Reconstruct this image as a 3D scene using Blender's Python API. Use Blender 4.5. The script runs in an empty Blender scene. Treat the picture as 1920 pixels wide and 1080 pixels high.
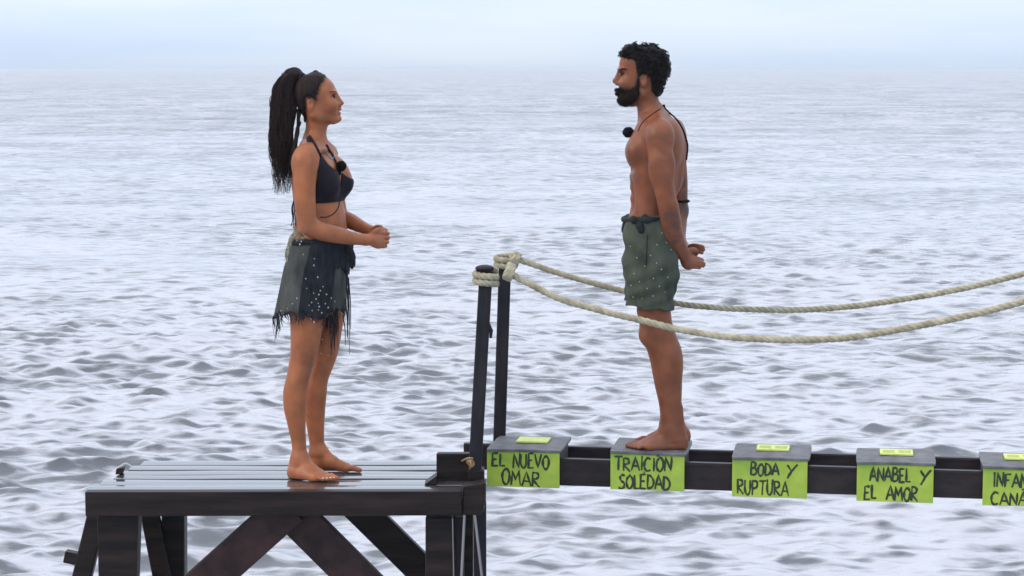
import bpy, math, random
import numpy as np
from mathutils import Vector

random.seed(7)
rng = np.random.default_rng(7)
scene = bpy.context.scene
col = scene.collection

# ------------------------------------------------------------------ camera, sky, sun, exposure
CAM_Z = 1.70                      # metres above the deck top (deck top is z = 0)
FPX = 3980.0                      # focal length in pixels of a 1920 px wide frame
PITCH = math.radians(5.88)
cam_data = bpy.data.cameras.new("camera")
cam = bpy.data.objects.new("camera", cam_data)
col.objects.link(cam)
cam.location = (0, 0, CAM_Z)
cam.rotation_euler = (math.radians(90) - PITCH, 0, 0)
cam_data.sensor_width = 36
cam_data.lens = 36 * FPX / 1920
cam_data.clip_start = 0.1
cam_data.clip_end = 40000
scene.camera = cam

SUN_EL, SUN_AZ = math.radians(36), math.radians(248)     # azimuth clockwise from +Y
world = bpy.data.worlds.new("World")
scene.world = world
world.use_nodes = True
wn, wl = world.node_tree.nodes, world.node_tree.links
wn.clear()
w_out = wn.new("ShaderNodeOutputWorld")
w_bg = wn.new("ShaderNodeBackground")
w_bg.inputs["Strength"].default_value = 0.112
w_sky = wn.new("ShaderNodeTexSky")
w_sky.sky_type = 'NISHITA'
w_sky.sun_disc = False
w_sky.sun_elevation = SUN_EL
w_sky.sun_rotation = SUN_AZ
w_sky.air_density = 1.0
w_sky.dust_density = 1.5
w_tc = wn.new("ShaderNodeTexCoord")
w_map = wn.new("ShaderNodeMapping")
w_map.inputs["Scale"].default_value = (2.2, 2.2, 16.0)
w_noise = wn.new("ShaderNodeTexNoise")
w_noise.inputs["Scale"].default_value = 2.2
w_noise.inputs["Detail"].default_value = 5.0
w_noise.inputs["Roughness"].default_value = 0.5
w_ramp = wn.new("ShaderNodeValToRGB")          # thin and thick parts of the cloud deck
w_ramp.color_ramp.elements[0].position = 0.32
w_ramp.color_ramp.elements[0].color = (5.6, 6.85, 8.8, 1)
w_ramp.color_ramp.elements[1].position = 0.68
w_ramp.color_ramp.elements[1].color = (6.9, 7.7, 8.8, 1)
w_mix = wn.new("ShaderNodeMixRGB")
w_mix.inputs["Fac"].default_value = 0.88
wl.new(w_tc.outputs["Generated"], w_map.inputs["Vector"])
wl.new(w_map.outputs["Vector"], w_noise.inputs["Vector"])
wl.new(w_noise.outputs["Fac"], w_ramp.inputs["Fac"])
wl.new(w_sky.outputs["Color"], w_mix.inputs["Color1"])
w_sep = wn.new("ShaderNodeSeparateXYZ")         # an overcast sky grows brighter towards the zenith
w_pos = wn.new("ShaderNodeMath")
w_pos.operation = 'MAXIMUM'
w_pos.inputs[1].default_value = 0.0
w_pow = wn.new("ShaderNodeMath")
w_pow.operation = 'POWER'
w_pow.inputs[1].default_value = 0.6
w_gr = wn.new("ShaderNodeMath")
w_gr.operation = 'MULTIPLY_ADD'
w_gr.inputs[1].default_value = 1.7
w_gr.inputs[2].default_value = 1.0
w_mul = wn.new("ShaderNodeVectorMath")
w_mul.operation = 'SCALE'
w_wh = wn.new("ShaderNodeMixRGB")                # and whiter, away from the blue air at the horizon
w_wh.inputs["Color2"].default_value = (6.4, 6.9, 7.8, 1)
wl.new(w_tc.outputs["Generated"], w_sep.inputs["Vector"])
wl.new(w_sep.outputs["Z"], w_pos.inputs[0])
wl.new(w_pos.outputs["Value"], w_pow.inputs[0])
wl.new(w_pow.outputs["Value"], w_gr.inputs[0])
w_up = wn.new("ShaderNodeMapRange")
w_up.inputs["From Min"].default_value, w_up.inputs["From Max"].default_value = 0.0, 0.45
w_up.inputs["To Max"].default_value = 0.9
wl.new(w_sep.outputs["Z"], w_up.inputs["Value"])
wl.new(w_up.outputs["Result"], w_wh.inputs["Fac"])
wl.new(w_ramp.outputs["Color"], w_wh.inputs["Color1"])
wl.new(w_wh.outputs["Color"], w_mul.inputs[0])
wl.new(w_gr.outputs["Value"], w_mul.inputs["Scale"])
wl.new(w_mul.outputs["Vector"], w_mix.inputs["Color2"])
wl.new(w_mix.outputs["Color"], w_bg.inputs["Color"])
wl.new(w_bg.outputs["Background"], w_out.inputs["Surface"])

sun_data = bpy.data.lights.new("sun", 'SUN')
sun_data.energy = 1.7
sun_data.angle = math.radians(16)
sun_data.color = (1.0, 0.80, 0.60)
sun = bpy.data.objects.new("sun", sun_data)
col.objects.link(sun)
sd = Vector((math.sin(SUN_AZ) * math.cos(SUN_EL), math.cos(SUN_AZ) * math.cos(SUN_EL), math.sin(SUN_EL)))
sun.rotation_euler = sd.to_track_quat('Z', 'Y').to_euler()
sun.location = (0, 0, 30)

vs = scene.view_settings
vs.view_transform = 'Standard'
vs.look = 'None'
vs.exposure = 0.0
vs.gamma = 1.0
vs.use_curve_mapping = False
scene.cycles.max_bounces = 6
scene.cycles.use_denoising = True

# ------------------------------------------------------------------ helpers
SP, CP = math.sin(PITCH), math.cos(PITCH)


def at(px, py, Y):
    """world point seen at photo pixel (px,py) on the plane y = Y"""
    a, b = (px - 960) / FPX, (540 - py) / FPX
    dx, dy, dz = a, CP + b * SP, -SP + b * CP
    t = Y / dy
    return np.array((dx * t, Y, CAM_Z + dz * t))


def at_z(px, py, z):
    """world point seen at photo pixel (px,py) on the plane z = z"""
    a, b = (px - 960) / FPX, (540 - py) / FPX
    dx, dy, dz = a, CP + b * SP, -SP + b * CP
    t = (z - CAM_Z) / dz
    return np.array((dx * t, dy * t, z))


def tag(o, label=None, cat=None, group=None, kind=None):
    if label: o["label"] = label
    if cat: o["category"] = cat
    if group: o["group"] = group
    if kind: o["kind"] = kind
    return o


def empty(name, loc, rz=0.0):
    o = bpy.data.objects.new(name, None)
    o.empty_display_size = 0.05
    o.location = loc
    o.rotation_euler = (0, 0, rz)
    col.objects.link(o)
    return o


def world_loc(o):
    return Vector(o.location) + (world_loc(o.parent) if o.parent else Vector((0, 0, 0)))


def link(name, me, mat, parent=None, smooth=True):
    """link a mesh given in world coordinates under an (unrotated) parent"""
    if mat is not None:
        me.materials.append(mat)
    if smooth:
        me.polygons.foreach_set("use_smooth", np.ones(len(me.polygons), dtype=bool))
    o = bpy.data.objects.new(name, me)
    col.objects.link(o)
    if parent is not None:
        o.parent = parent
        off = world_loc(parent)
        o.location = -off
        # keep the origin of the part in the part: shift the mesh
        n = len(me.vertices)
        co = np.empty(n * 3, dtype=np.float32)
        me.vertices.foreach_get("co", co)
        co = co.reshape(-1, 3)
        c = co.mean(axis=0)
        me.vertices.foreach_set("co", (co - c).ravel())
        o.location = Vector(c.tolist()) - off
    me.update()
    return o


def raw_mesh(name, V, quads, cols=None):
    me = bpy.data.meshes.new(name)
    V = np.asarray(V, dtype=np.float32)
    F = np.asarray(quads, dtype=np.int32)
    n = F.shape[1]
    me.vertices.add(len(V))
    me.vertices.foreach_set("co", V.ravel())
    me.loops.add(F.size)
    me.loops.foreach_set("vertex_index", F.ravel())
    me.polygons.add(len(F))
    me.polygons.foreach_set("loop_start", np.arange(0, F.size, n, dtype=np.int32))
    me.polygons.foreach_set("loop_total", np.full(len(F), n, dtype=np.int32))
    me.update(calc_edges=True)
    if cols is not None:
        at_ = me.color_attributes.new("tint", 'FLOAT_COLOR', 'POINT')
        c4 = np.ones((len(V), 4), dtype=np.float32)
        c4[:, :3] = cols
        at_.data.foreach_set("color", c4.ravel())
    return me


class MB:
    """collects simple shapes for ONE mesh object"""
    def __init__(self):
        self.v, self.f = [], []

    def add(self, V, F):
        n = len(self.v)
        self.v += [tuple(float(c) for c in p) for p in V]
        self.f += [tuple(i + n for i in f) for f in F]

    def hexa(self, c8):
        """box from 8 corners: bottom ring 0-3, top ring 4-7"""
        self.add(c8, [(3, 2, 1, 0), (4, 5, 6, 7), (0, 1, 5, 4), (1, 2, 6, 5), (2, 3, 7, 6), (3, 0, 4, 7)])

    def box(self, o, u, v, w):
        """box with corner o and edge vectors u,v,w"""
        o, u, v, w = (np.asarray(a, float) for a in (o, u, v, w))
        self.hexa([o, o + u, o + u + v, o + v, o + w, o + u + w, o + u + v + w, o + v + w])

    def bar(self, a, b, wid, thick, side=(0, 1, 0)):
        """squared timber from a to b; wid in the plane, thick along side"""
        a, b, s = (np.asarray(x, float) for x in (a, b, side))
        d = b - a
        d /= np.linalg.norm(d)
        s = s - d * s.dot(d)
        s /= np.linalg.norm(s)
        p = np.cross(d, s)
        p *= wid / 2
        s = s * thick / 2
        self.hexa([a - p - s, a + p - s, a + p + s, a - p + s, b - p - s, b + p - s, b + p + s, b - p + s])

    def tube(self, pts, rad, n=8, flat=None, caps=True):
        pts = [np.asarray(p, float) for p in pts]
        m = len(pts)
        rad = rad if hasattr(rad, "__len__") else [rad] * m
        base = len(self.v)
        ref = None
        for i, p in enumerate(pts):
            t = pts[min(i + 1, m - 1)] - pts[max(i - 1, 0)]
            t = t / (np.linalg.norm(t) + 1e-12)
            if ref is None:
                ref = np.array((0, 0, 1.0)) if abs(t[2]) < 0.9 else np.array((0, 1.0, 0))
            nn = ref - t * ref.dot(t)
            nn /= np.linalg.norm(nn) + 1e-12
            ref = nn
            bb = np.cross(t, nn)
            for k in range(n):
                a = 2 * math.pi * k / n
                off = nn * math.cos(a) * rad[i] + bb * math.sin(a) * rad[i]
                if flat is not None:                     # squash along a direction
                    fd = np.asarray(flat[0], float)
                    off = off - fd * off.dot(fd) * (1 - flat[1])
                self.v.append(tuple(p + off))
        for i in range(m - 1):
            for k in range(n):
                a, b = base + i * n + k, base + i * n + (k + 1) % n
                self.f.append((a, b, b + n, a + n))
        if caps:
            self.f.append(tuple(base + k for k in reversed(range(n))))
            self.f.append(tuple(base + (m - 1) * n + k for k in range(n)))

    def ball(self, c, r, nu=10, nv=7):
        r = np.asarray(r if hasattr(r, "__len__") else (r, r, r), float)
        base = len(self.v)
        for i in range(1, nv):
            th = math.pi * i / nv
            for k in range(nu):
                ph = 2 * math.pi * k / nu
                self.v.append(tuple(np.asarray(c) + r * (math.sin(th) * math.cos(ph), math.sin(th) * math.sin(ph), math.cos(th))))
        top, bot = len(self.v), len(self.v) + 1
        self.v += [tuple(np.asarray(c) + r * (0, 0, 1)), tuple(np.asarray(c) - r * (0, 0, 1))]
        for i in range(nv - 2):
            for k in range(nu):
                a, b = base + i * nu + k, base + i * nu + (k + 1) % nu
                self.f.append((a, a + nu, b + nu, b))
        for k in range(nu):
            self.f.append((top, base + k, base + (k + 1) % nu))
            a = base + (nv - 2) * nu
            self.f.append((bot, a + (k + 1) % nu, a + k))

    def build(self, name, mat, parent=None, bevel=0.0, smooth=False):
        me = bpy.data.meshes.new(name)
        me.from_pydata(self.v, [], self.f)
        me.update()
        o = link(name, me, mat, parent, smooth=smooth)
        if bevel:
            b = o.modifiers.new("bevel", 'BEVEL')
            b.width = bevel
            b.segments = 2
            b.limit_method = 'ANGLE'
            b.angle_limit = math.radians(40)
        return o


def spline(ctrl, n):
    """Catmull-Rom through rows of numbers"""
    P = np.asarray(ctrl, float)
    P = np.vstack([2 * P[0] - P[1], P, 2 * P[-1] - P[-2]])
    m = len(P) - 3
    out = []
    for s in np.linspace(0, m - 1e-9, n):
        i = int(s)
        t = s - i
        p0, p1, p2, p3 = P[i:i + 4]
        out.append(0.5 * (2 * p1 + (p2 - p0) * t + (2 * p0 - 5 * p1 + 4 * p2 - p3) * t * t + (3 * p1 - p0 - 3 * p2 + p3) * t ** 3))
    return np.array(out)


# ------------------------------------------------------------------ materials
def new_mat(name):
    m = bpy.data.materials.new(name)
    m.use_nodes = True
    nt = m.node_tree
    return m, nt, nt.nodes["Principled BSDF"]


def mottled(name, c1, c2, rough=(0.4, 0.6), scale=(8, 8, 8), detail=4.0, bump=0.2, bump_scale=40.0, spec=0.5, bump_dist=0.004, spread=(0.35, 0.65)):
    m, nt, b = new_mat(name)
    N, L = nt.nodes, nt.links
    tc = N.new("ShaderNodeTexCoord")
    mp = N.new("ShaderNodeMapping")
    mp.inputs["Scale"].default_value = scale
    L.new(tc.outputs["Object"], mp.inputs["Vector"])
    nz = N.new("ShaderNodeTexNoise")
    nz.inputs["Scale"].default_value = 1.0
    nz.inputs["Detail"].default_value = detail
    nz.inputs["Roughness"].default_value = 0.6
    L.new(mp.outputs["Vector"], nz.inputs["Vector"])
    rp = N.new("ShaderNodeValToRGB")
    rp.color_ramp.elements[0].position, rp.color_ramp.elements[1].position = spread
    rp.color_ramp.elements[0].color = (*c1, 1)
    rp.color_ramp.elements[1].color = (*c2, 1)
    L.new(nz.outputs["Fac"], rp.inputs["Fac"])
    L.new(rp.outputs["Color"], b.inputs["Base Color"])
    mr = N.new("ShaderNodeMapRange")
    mr.inputs["To Min"].default_value, mr.inputs["To Max"].default_value = rough
    L.new(nz.outputs["Fac"], mr.inputs["Value"])
    L.new(mr.outputs["Result"], b.inputs["Roughness"])
    b.inputs["Specular IOR Level"].default_value = spec
    if bump:
        n2 = N.new("ShaderNodeTexNoise")
        n2.inputs["Scale"].default_value = bump_scale / max(scale)
        n2.inputs["Detail"].default_value = 3
        L.new(mp.outputs["Vector"], n2.inputs["Vector"])
        bp = N.new("ShaderNodeBump")
        bp.inputs["Strength"].default_value = bump
        bp.inputs["Distance"].default_value = bump_dist
        L.new(n2.outputs["Fac"], bp.inputs["Height"])
        L.new(bp.outputs["Normal"], b.inputs["Normal"])
    return m


M = {}
M["beam"] = mottled("wet_dark_timber", (0.006, 0.0042, 0.0043), (0.022, 0.0135, 0.012), (0.35, 0.55), (3, 14, 30), bump=0.4, bump_scale=120, spec=0.18)
M["brace"] = mottled("reddish_dark_timber", (0.014, 0.008, 0.0085), (0.04, 0.019, 0.018), (0.4, 0.6), (12, 12, 12), bump=0.4, bump_scale=120, spec=0.18)
M["plank"] = mottled("wet_plank", (0.018, 0.016, 0.019), (0.065, 0.058, 0.060), (0.05, 0.26), (1.6, 30, 30), detail=6, bump=0.10, bump_scale=90, bump_dist=0.002, spec=0.9)
M["plank"].node_tree.nodes["Principled BSDF"].inputs["Coat Weight"].default_value = 0.45       # a film of water
M["plank"].node_tree.nodes["Principled BSDF"].inputs["Coat Roughness"].default_value = 0.04
M["post"] = mottled("dark_post_paint", (0.010, 0.010, 0.014), (0.021, 0.019, 0.023), (0.35, 0.6), (20, 20, 5), bump=0.3, bump_scale=150, spec=0.15)
M["rail"] = mottled("dark_rail", (0.011, 0.0085, 0.010), (0.025, 0.0185, 0.019), (0.3, 0.5), (5, 20, 20), bump=0.3, bump_scale=150, spec=0.18)
M["lid"] = mottled("grey_rubber_lid", (0.048, 0.048, 0.055), (0.125, 0.125, 0.132), (0.45, 0.7), (14, 14, 14), detail=6, bump=0.5, bump_scale=200)
M["crate"] = mottled("dark_box_side", (0.03, 0.03, 0.035), (0.05, 0.05, 0.055), (0.5, 0.7), (14, 14, 14), bump=0.3)
M["panel"] = mottled("lime_board", (0.175, 0.30, 0.026), (0.33, 0.43, 0.048), (0.5, 0.7), (6, 6, 6), detail=7, bump=0.15, bump_scale=160)
M["paper"] = mottled("pale_lime_paper", (0.46, 0.54, 0.13), (0.56, 0.62, 0.21), (0.6, 0.8), (40, 40, 40), bump=0.1)
M["print"] = mottled("faded_print", (0.30, 0.38, 0.10), (0.38, 0.46, 0.14), (0.6, 0.8), (40, 40, 40), bump=0.0)
M["ink"] = mottled("black_marker", (0.006, 0.012, 0.006), (0.02, 0.035, 0.012), (0.5, 0.7), (60, 60, 60), bump=0.0)
M["rope"] = mottled("weathered_rope", (0.24, 0.215, 0.15), (0.42, 0.385, 0.28), (0.8, 0.95), (18, 18, 18), detail=7, bump=0.7, bump_scale=500, bump_dist=0.003, spec=0.2)
M["twine"] = mottled("tan_twine", (0.20, 0.12, 0.055), (0.36, 0.24, 0.12), (0.8, 0.95), (60, 60, 60), bump=0.4)
M["hair"] = mottled("dark_brown_hair", (0.006, 0.004, 0.0045), (0.022, 0.012, 0.011), (0.5, 0.7), (90, 90, 12), bump=0.3, bump_scale=300, spec=0.15)
M["curls"] = mottled("black_curly_hair", (0.003, 0.0027, 0.0035), (0.009, 0.007, 0.0075), (0.5, 0.7), (90, 90, 90), bump=0.6, bump_scale=400, spec=0.1)
M["bikini"] = mottled("dark_swim_cloth", (0.007, 0.006, 0.010), (0.013, 0.011, 0.017), (0.55, 0.75), (60, 60, 60), bump=0.2, bump_scale=600, spec=0.12)
M["skirt"] = mottled("grey_green_cloth", (0.030, 0.034, 0.034), (0.074, 0.078, 0.074), (0.8, 0.95), (14, 14, 7), detail=6, bump=0.5, bump_scale=260, spec=0.15)
M["net"] = mottled("black_net_cloth", (0.008, 0.009, 0.013), (0.024, 0.026, 0.033), (0.8, 0.95), (50, 50, 14), detail=6, bump=0.7, bump_scale=300, spec=0.15)
M["bead"] = mottled("pale_bead", (0.30, 0.30, 0.27), (0.50, 0.50, 0.46), (0.3, 0.5), (60, 60, 60), bump=0)
M["shorts"] = mottled("olive_grey_cloth", (0.038, 0.046, 0.036), (0.078, 0.088, 0.066), (0.8, 0.95), (9, 9, 5), detail=5, bump=0.5, bump_scale=220, spec=0.15)
M["dark_cloth"] = mottled("dark_green_cloth", (0.010, 0.014, 0.015), (0.02, 0.025, 0.025), (0.8, 0.9), (30, 30, 30), bump=0.4, spec=0.2)
M["beard"] = mottled("dark_brown_beard", (0.004, 0.003, 0.003), (0.017, 0.0095, 0.0078), (0.6, 0.8), (60, 60, 60), bump=0.5, bump_scale=400, spec=0.08)
M["foam"] = mottled("black_foam", (0.004, 0.004, 0.005), (0.009, 0.009, 0.010), (0.9, 1.0), (200, 200, 200), bump=0.8, bump_scale=900, spec=0.1)
M["cord"] = mottled("green_beige_cord", (0.10, 0.105, 0.07), (0.28, 0.28, 0.20), (0.8, 0.9), (80, 80, 80), bump=0.4)
M["eye"] = mottled("eye_wet", (0.02, 0.012, 0.01), (0.03, 0.02, 0.016), (0.1, 0.2), (60, 60, 60), bump=0)
M["steel"] = mottled("dull_steel", (0.25, 0.25, 0.28), (0.4, 0.4, 0.43), (0.35, 0.5), (40, 40, 40), bump=0)
M["nail"] = mottled("pale_nail", (0.55, 0.45, 0.42), (0.62, 0.52, 0.48), (0.3, 0.4), (60, 60, 60), bump=0)


def skin_mat(name, rough):
    m, nt, b = new_mat(name)
    N, L = nt.nodes, nt.links
    at_ = N.new("ShaderNodeAttribute")
    at_.attribute_name = "tint"
    tc = N.new("ShaderNodeTexCoord")
    nz = N.new("ShaderNodeTexNoise")
    nz.inputs["Scale"].default_value = 16
    nz.inputs["Detail"].default_value = 8
    L.new(tc.outputs["Object"], nz.inputs["Vector"])
    mr = N.new("ShaderNodeMapRange")
    mr.inputs["From Min"].default_value, mr.inputs["From Max"].default_value = 0.3, 0.7
    mr.inputs["To Min"].default_value, mr.inputs["To Max"].default_value = 0.74, 1.2
    L.new(nz.outputs["Fac"], mr.inputs["Value"])
    mx = N.new("ShaderNodeMixRGB")
    mx.blend_type = 'MULTIPLY'
    mx.inputs["Fac"].default_value = 1.0
    L.new(at_.outputs["Color"], mx.inputs["Color1"])
    L.new(mr.outputs["Result"], mx.inputs["Color2"])
    L.new(mx.outputs["Color"], b.inputs["Base Color"])
    rr = N.new("ShaderNodeMapRange")             # oily and dry places
    rr.inputs["From Min"].default_value, rr.inputs["From Max"].default_value = 0.3, 0.7
    rr.inputs["To Min"].default_value, rr.inputs["To Max"].default_value = rough - 0.13, rough + 0.12
    L.new(nz.outputs["Fac"], rr.inputs["Value"])
    L.new(rr.outputs["Result"], b.inputs["Roughness"])
    b.inputs["Specular IOR Level"].default_value = 0.28
    b.inputs["Subsurface Weight"].default_value = 0.12
    b.inputs["Subsurface Radius"].default_value = (0.012, 0.005, 0.003)
    b.inputs["Subsurface Scale"].default_value = 1.0
    n2 = N.new("ShaderNodeTexNoise")
    n2.inputs["Scale"].default_value = 260
    n2.inputs["Detail"].default_value = 2
    L.new(tc.outputs["Object"], n2.inputs["Vector"])
    bp = N.new("ShaderNodeBump")
    bp.inputs["Strength"].default_value = 0.15
    bp.inputs["Distance"].default_value = 0.002
    L.new(n2.outputs["Fac"], bp.inputs["Height"])
    L.new(bp.outputs["Normal"], b.inputs["Normal"])
    return m


M["skin"] = skin_mat("skin", 0.48)

# ------------------------------------------------------------------ the sea
SEA_Z = -2.0


def build_sea():
    Z = CAM_Z - SEA_Z
    rs, r = [11.0], 11.0
    while r < 5200:
        dr = max(0.024, min(0.0034 * r, 0.00026 * r * r / Z))
        if r > 2500:
            dr = 0.02 * r
        r += dr
        rs.append(r)
    rs = np.array(rs)
    ang = [-math.pi]
    inner = 0.30
    while ang[-1] < math.pi - 1e-4:
        a = ang[-1]
        d = 0.0022 if abs(a) < inner else min(0.07, 0.0022 + (abs(a) - inner) * 0.16)
        if a < -inner:
            d = min(d, max(0.0022, (-inner - a) * 0.5))
        ang.append(min(math.pi, a + d))
    ang = np.array(ang)
    R, A = np.meshgrid(rs, ang, indexing='ij')
    X = (R * np.sin(A)).astype(np.float32)
    Y = (R * np.cos(A)).astype(np.float32)
    dr = np.gradient(rs).astype(np.float32)[:, None]
    da = np.gradient(ang).astype(np.float32)[None, :]
    sp = np.maximum(dr, (R * da * 0.35).astype(np.float32))
    H = np.zeros_like(X)
    DX = np.zeros_like(X)
    DY = np.zeros_like(X)
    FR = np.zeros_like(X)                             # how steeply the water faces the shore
    g = np.random.default_rng(3)
    # slow gusts change how choppy the water is from place to place
    gust = np.ones_like(X)
    for _ in range(7):
        th = g.uniform(0, 2 * math.pi)
        k = 2 * math.pi / g.uniform(7, 40)
        gust += 0.13 * np.sin(k * (X * math.cos(th) * 0.5 + Y * math.sin(th)) + g.uniform(0, 6.28))
    lams = np.concatenate([g.uniform(7, 14, 6), np.exp(g.uniform(math.log(1.6), math.log(6), 34)), np.exp(g.uniform(math.log(0.13), math.log(0.85), 165))])
    for lam in lams:
        k = 2 * math.pi / lam
        spread = 0.13 if lam > 6 else (0.38 if lam > 1.6 else 0.58)
        th = math.radians(-90) + 0.06 + g.normal(0, spread)       # towards the camera
        if lam > 6:
            slope = 0.022
        elif lam > 1.6:
            slope = 0.0075
        else:
            slope = 0.0285
        amp = slope / k * g.uniform(0.6, 1.4)
        kx, ky = k * math.cos(th), k * math.sin(th)
        att = np.exp(-(k * sp * 0.30) ** 2)
        if lam < 1.6:
            att = att * gust
        ph = kx * X + ky * Y + g.uniform(0, 6.283)
        c = np.cos(ph)
        s = np.sin(ph)
        H += att * (amp * c)
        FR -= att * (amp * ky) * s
        q = 0.85 * amp
        DX -= att * (q * kx / k) * s
        DY -= att * (q * ky / k) * s
    V = np.stack([X + DX, Y + DY, SEA_Z + H], axis=-1).reshape(-1, 3)
    nr, na = R.shape
    idx = np.arange(nr * na).reshape(nr, na)
    F = np.stack([idx[:-1, :-1], idx[:-1, 1:], idx[1:, 1:], idx[1:, :-1]], axis=-1).reshape(-1, 4)[:, ::-1]
    c0 = len(V)
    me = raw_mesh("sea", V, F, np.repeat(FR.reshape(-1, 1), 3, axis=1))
    print("sea quads", len(F))
    return me


def sea_mat():
    m, nt, b = new_mat("sea_water")
    N, L = nt.nodes, nt.links
    tc = N.new("ShaderNodeTexCoord")
    n0 = N.new("ShaderNodeTexNoise")           # silt drifting in patches
    n0.inputs["Scale"].default_value = 0.12
    n0.inputs["Detail"].default_value = 4
    L.new(tc.outputs["Object"], n0.inputs["Vector"])
    rp = N.new("ShaderNodeValToRGB")
    rp.color_ramp.elements[0].position, rp.color_ramp.elements[1].position = 0.3, 0.7
    rp.color_ramp.elements[0].color = (0.088, 0.096, 0.106, 1)
    rp.color_ramp.elements[1].color = (0.113, 0.12, 0.132, 1)
    L.new(n0.outputs["Fac"], rp.inputs["Fac"])
    # thin foam films; their pale and dark albedo also paints in sky reflection
    fm = N.new("ShaderNodeMapping")
    fm.inputs["Scale"].default_value = (2.0, 7.5, 1.0)
    fm.inputs["Rotation"].default_value = (0, 0, 0.1)
    L.new(tc.outputs["Object"], fm.inputs["Vector"])
    f1 = N.new("ShaderNodeTexNoise")
    f1.inputs["Scale"].default_value = 1.0
    f1.inputs["Detail"].default_value = 5
    f1.inputs["Roughness"].default_value = 0.5
    f1.inputs["Distortion"].default_value = 0.2
    L.new(fm.outputs["Vector"], f1.inputs["Vector"])
    fr = N.new("ShaderNodeMapRange")
    fr.inputs["From Min"].default_value, fr.inputs["From Max"].default_value = 0.265, 0.505
    fr.inputs["To Min"].default_value, fr.inputs["To Max"].default_value = 0.0, 0.72
    fa = N.new("ShaderNodeAttribute")           # darker albedo on steep wavelet fronts, painting in their weaker reflection
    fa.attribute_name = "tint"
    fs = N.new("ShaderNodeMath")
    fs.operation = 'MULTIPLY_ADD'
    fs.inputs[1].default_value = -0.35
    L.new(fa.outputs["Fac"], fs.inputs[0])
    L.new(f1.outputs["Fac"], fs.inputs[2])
    # paler and darker bands in the albedo, painting the shading of swell and chop
    last = fs
    for sc_, wt in (((0.16, 1.1, 1), 0.24), ((0.8, 1.2, 1), 0.38), ((0.28, 0.26, 1), 0.66), ((0.09, 0.16, 1), 0.42), ((0.035, 0.016, 1), 0.20)):
        bm = N.new("ShaderNodeMapping")
        bm.inputs["Scale"].default_value = sc_
        bm.inputs["Rotation"].default_value = (0, 0, 0.03)
        L.new(tc.outputs["Object"], bm.inputs["Vector"])
        bn = N.new("ShaderNodeTexNoise")
        bn.inputs["Scale"].default_value = 1.0
        bn.inputs["Detail"].default_value = 7
        bn.inputs["Roughness"].default_value = 0.66
        L.new(bm.outputs["Vector"], bn.inputs["Vector"])
        bc = N.new("ShaderNodeMath")
        bc.operation = 'SUBTRACT'
        bc.inputs[1].default_value = 0.5
        L.new(bn.outputs["Fac"], bc.inputs[0])
        ba = N.new("ShaderNodeMath")
        ba.operation = 'MULTIPLY_ADD'
        ba.inputs[1].default_value = wt
        L.new(bc.outputs["Value"], ba.inputs[0])
        L.new(last.outputs["Value"], ba.inputs[2])
        last = ba
    # albedo darkens with distance, standing in for the dim faces of unmodelled far waves
    sy = N.new("ShaderNodeSeparateXYZ")
    L.new(tc.outputs["Object"], sy.inputs["Vector"])
    sm = N.new("ShaderNodeMapRange")
    sm.inputs["From Min"].default_value, sm.inputs["From Max"].default_value = 22, 95
    sm.inputs["To Min"].default_value, sm.inputs["To Max"].default_value = 0.0, -0.105
    L.new(sy.outputs["Y"], sm.inputs["Value"])
    sr = N.new("ShaderNodeMapRange")            # waves too small and far to be modelled act as roughness
    sr.inputs["From Min"].default_value, sr.inputs["From Max"].default_value = 18, 160
    sr.inputs["To Min"].default_value, sr.inputs["To Max"].default_value = 0.05, 0.36
    L.new(sy.outputs["Y"], sr.inputs["Value"])
    L.new(sr.outputs["Result"], b.inputs["Roughness"])
    sa = N.new("ShaderNodeMath")
    L.new(last.outputs["Value"], sa.inputs[0])
    L.new(sm.outputs["Result"], sa.inputs[1])
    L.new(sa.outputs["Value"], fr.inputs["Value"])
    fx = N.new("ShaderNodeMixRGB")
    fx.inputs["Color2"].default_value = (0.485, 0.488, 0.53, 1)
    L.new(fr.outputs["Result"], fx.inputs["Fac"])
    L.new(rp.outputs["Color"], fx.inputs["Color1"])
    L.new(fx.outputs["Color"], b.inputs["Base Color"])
    b.inputs["IOR"].default_value = 1.4
    mp = N.new("ShaderNodeMapping")
    mp.inputs["Scale"].default_value = (2.2, 6.5, 5.0)
    mp.inputs["Rotation"].default_value = (0, 0, 0.12)
    L.new(tc.outputs["Object"], mp.inputs["Vector"])
    n1 = N.new("ShaderNodeTexNoise")
    n1.inputs["Scale"].default_value = 1.0
    n1.inputs["Detail"].default_value = 6
    n1.inputs["Roughness"].default_value = 0.6
    L.new(mp.outputs["Vector"], n1.inputs["Vector"])
    bp = N.new("ShaderNodeBump")
    bp.inputs["Strength"].default_value = 0.5
    bp.inputs["Distance"].default_value = 0.045
    L.new(n1.outputs["Fac"], bp.inputs["Height"])
    L.new(bp.outputs["Normal"], b.inputs["Normal"])
    return m


def build_haze():
    me = bpy.data.meshes.new("haze")
    m = MB()
    m.box((-5600, -5600, SEA_Z - 1.6), (11200, 0, 0), (0, 11200, 0), (0, 0, 1.6 - SEA_Z + 2.6))
    me.from_pydata(m.v, [], m.f)
    mat = bpy.data.materials.new("sea_air")
    mat.use_nodes = True
    nt = mat.node_tree
    nt.nodes.clear()
    o = nt.nodes.new("ShaderNodeOutputMaterial")
    v = nt.nodes.new("ShaderNodeVolumePrincipled")
    v.inputs["Color"].default_value = (0.87, 0.93, 1.0, 1)
    v.inputs["Density"].default_value = 0.0004
    v.inputs["Anisotropy"].default_value = 0.2
    nt.links.new(v.outputs["Volume"], o.inputs["Volume"])
    return tag(link("haze", me, mat, smooth=False), kind="stuff")


build_haze()
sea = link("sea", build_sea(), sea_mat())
tag(sea, kind="structure")

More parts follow.
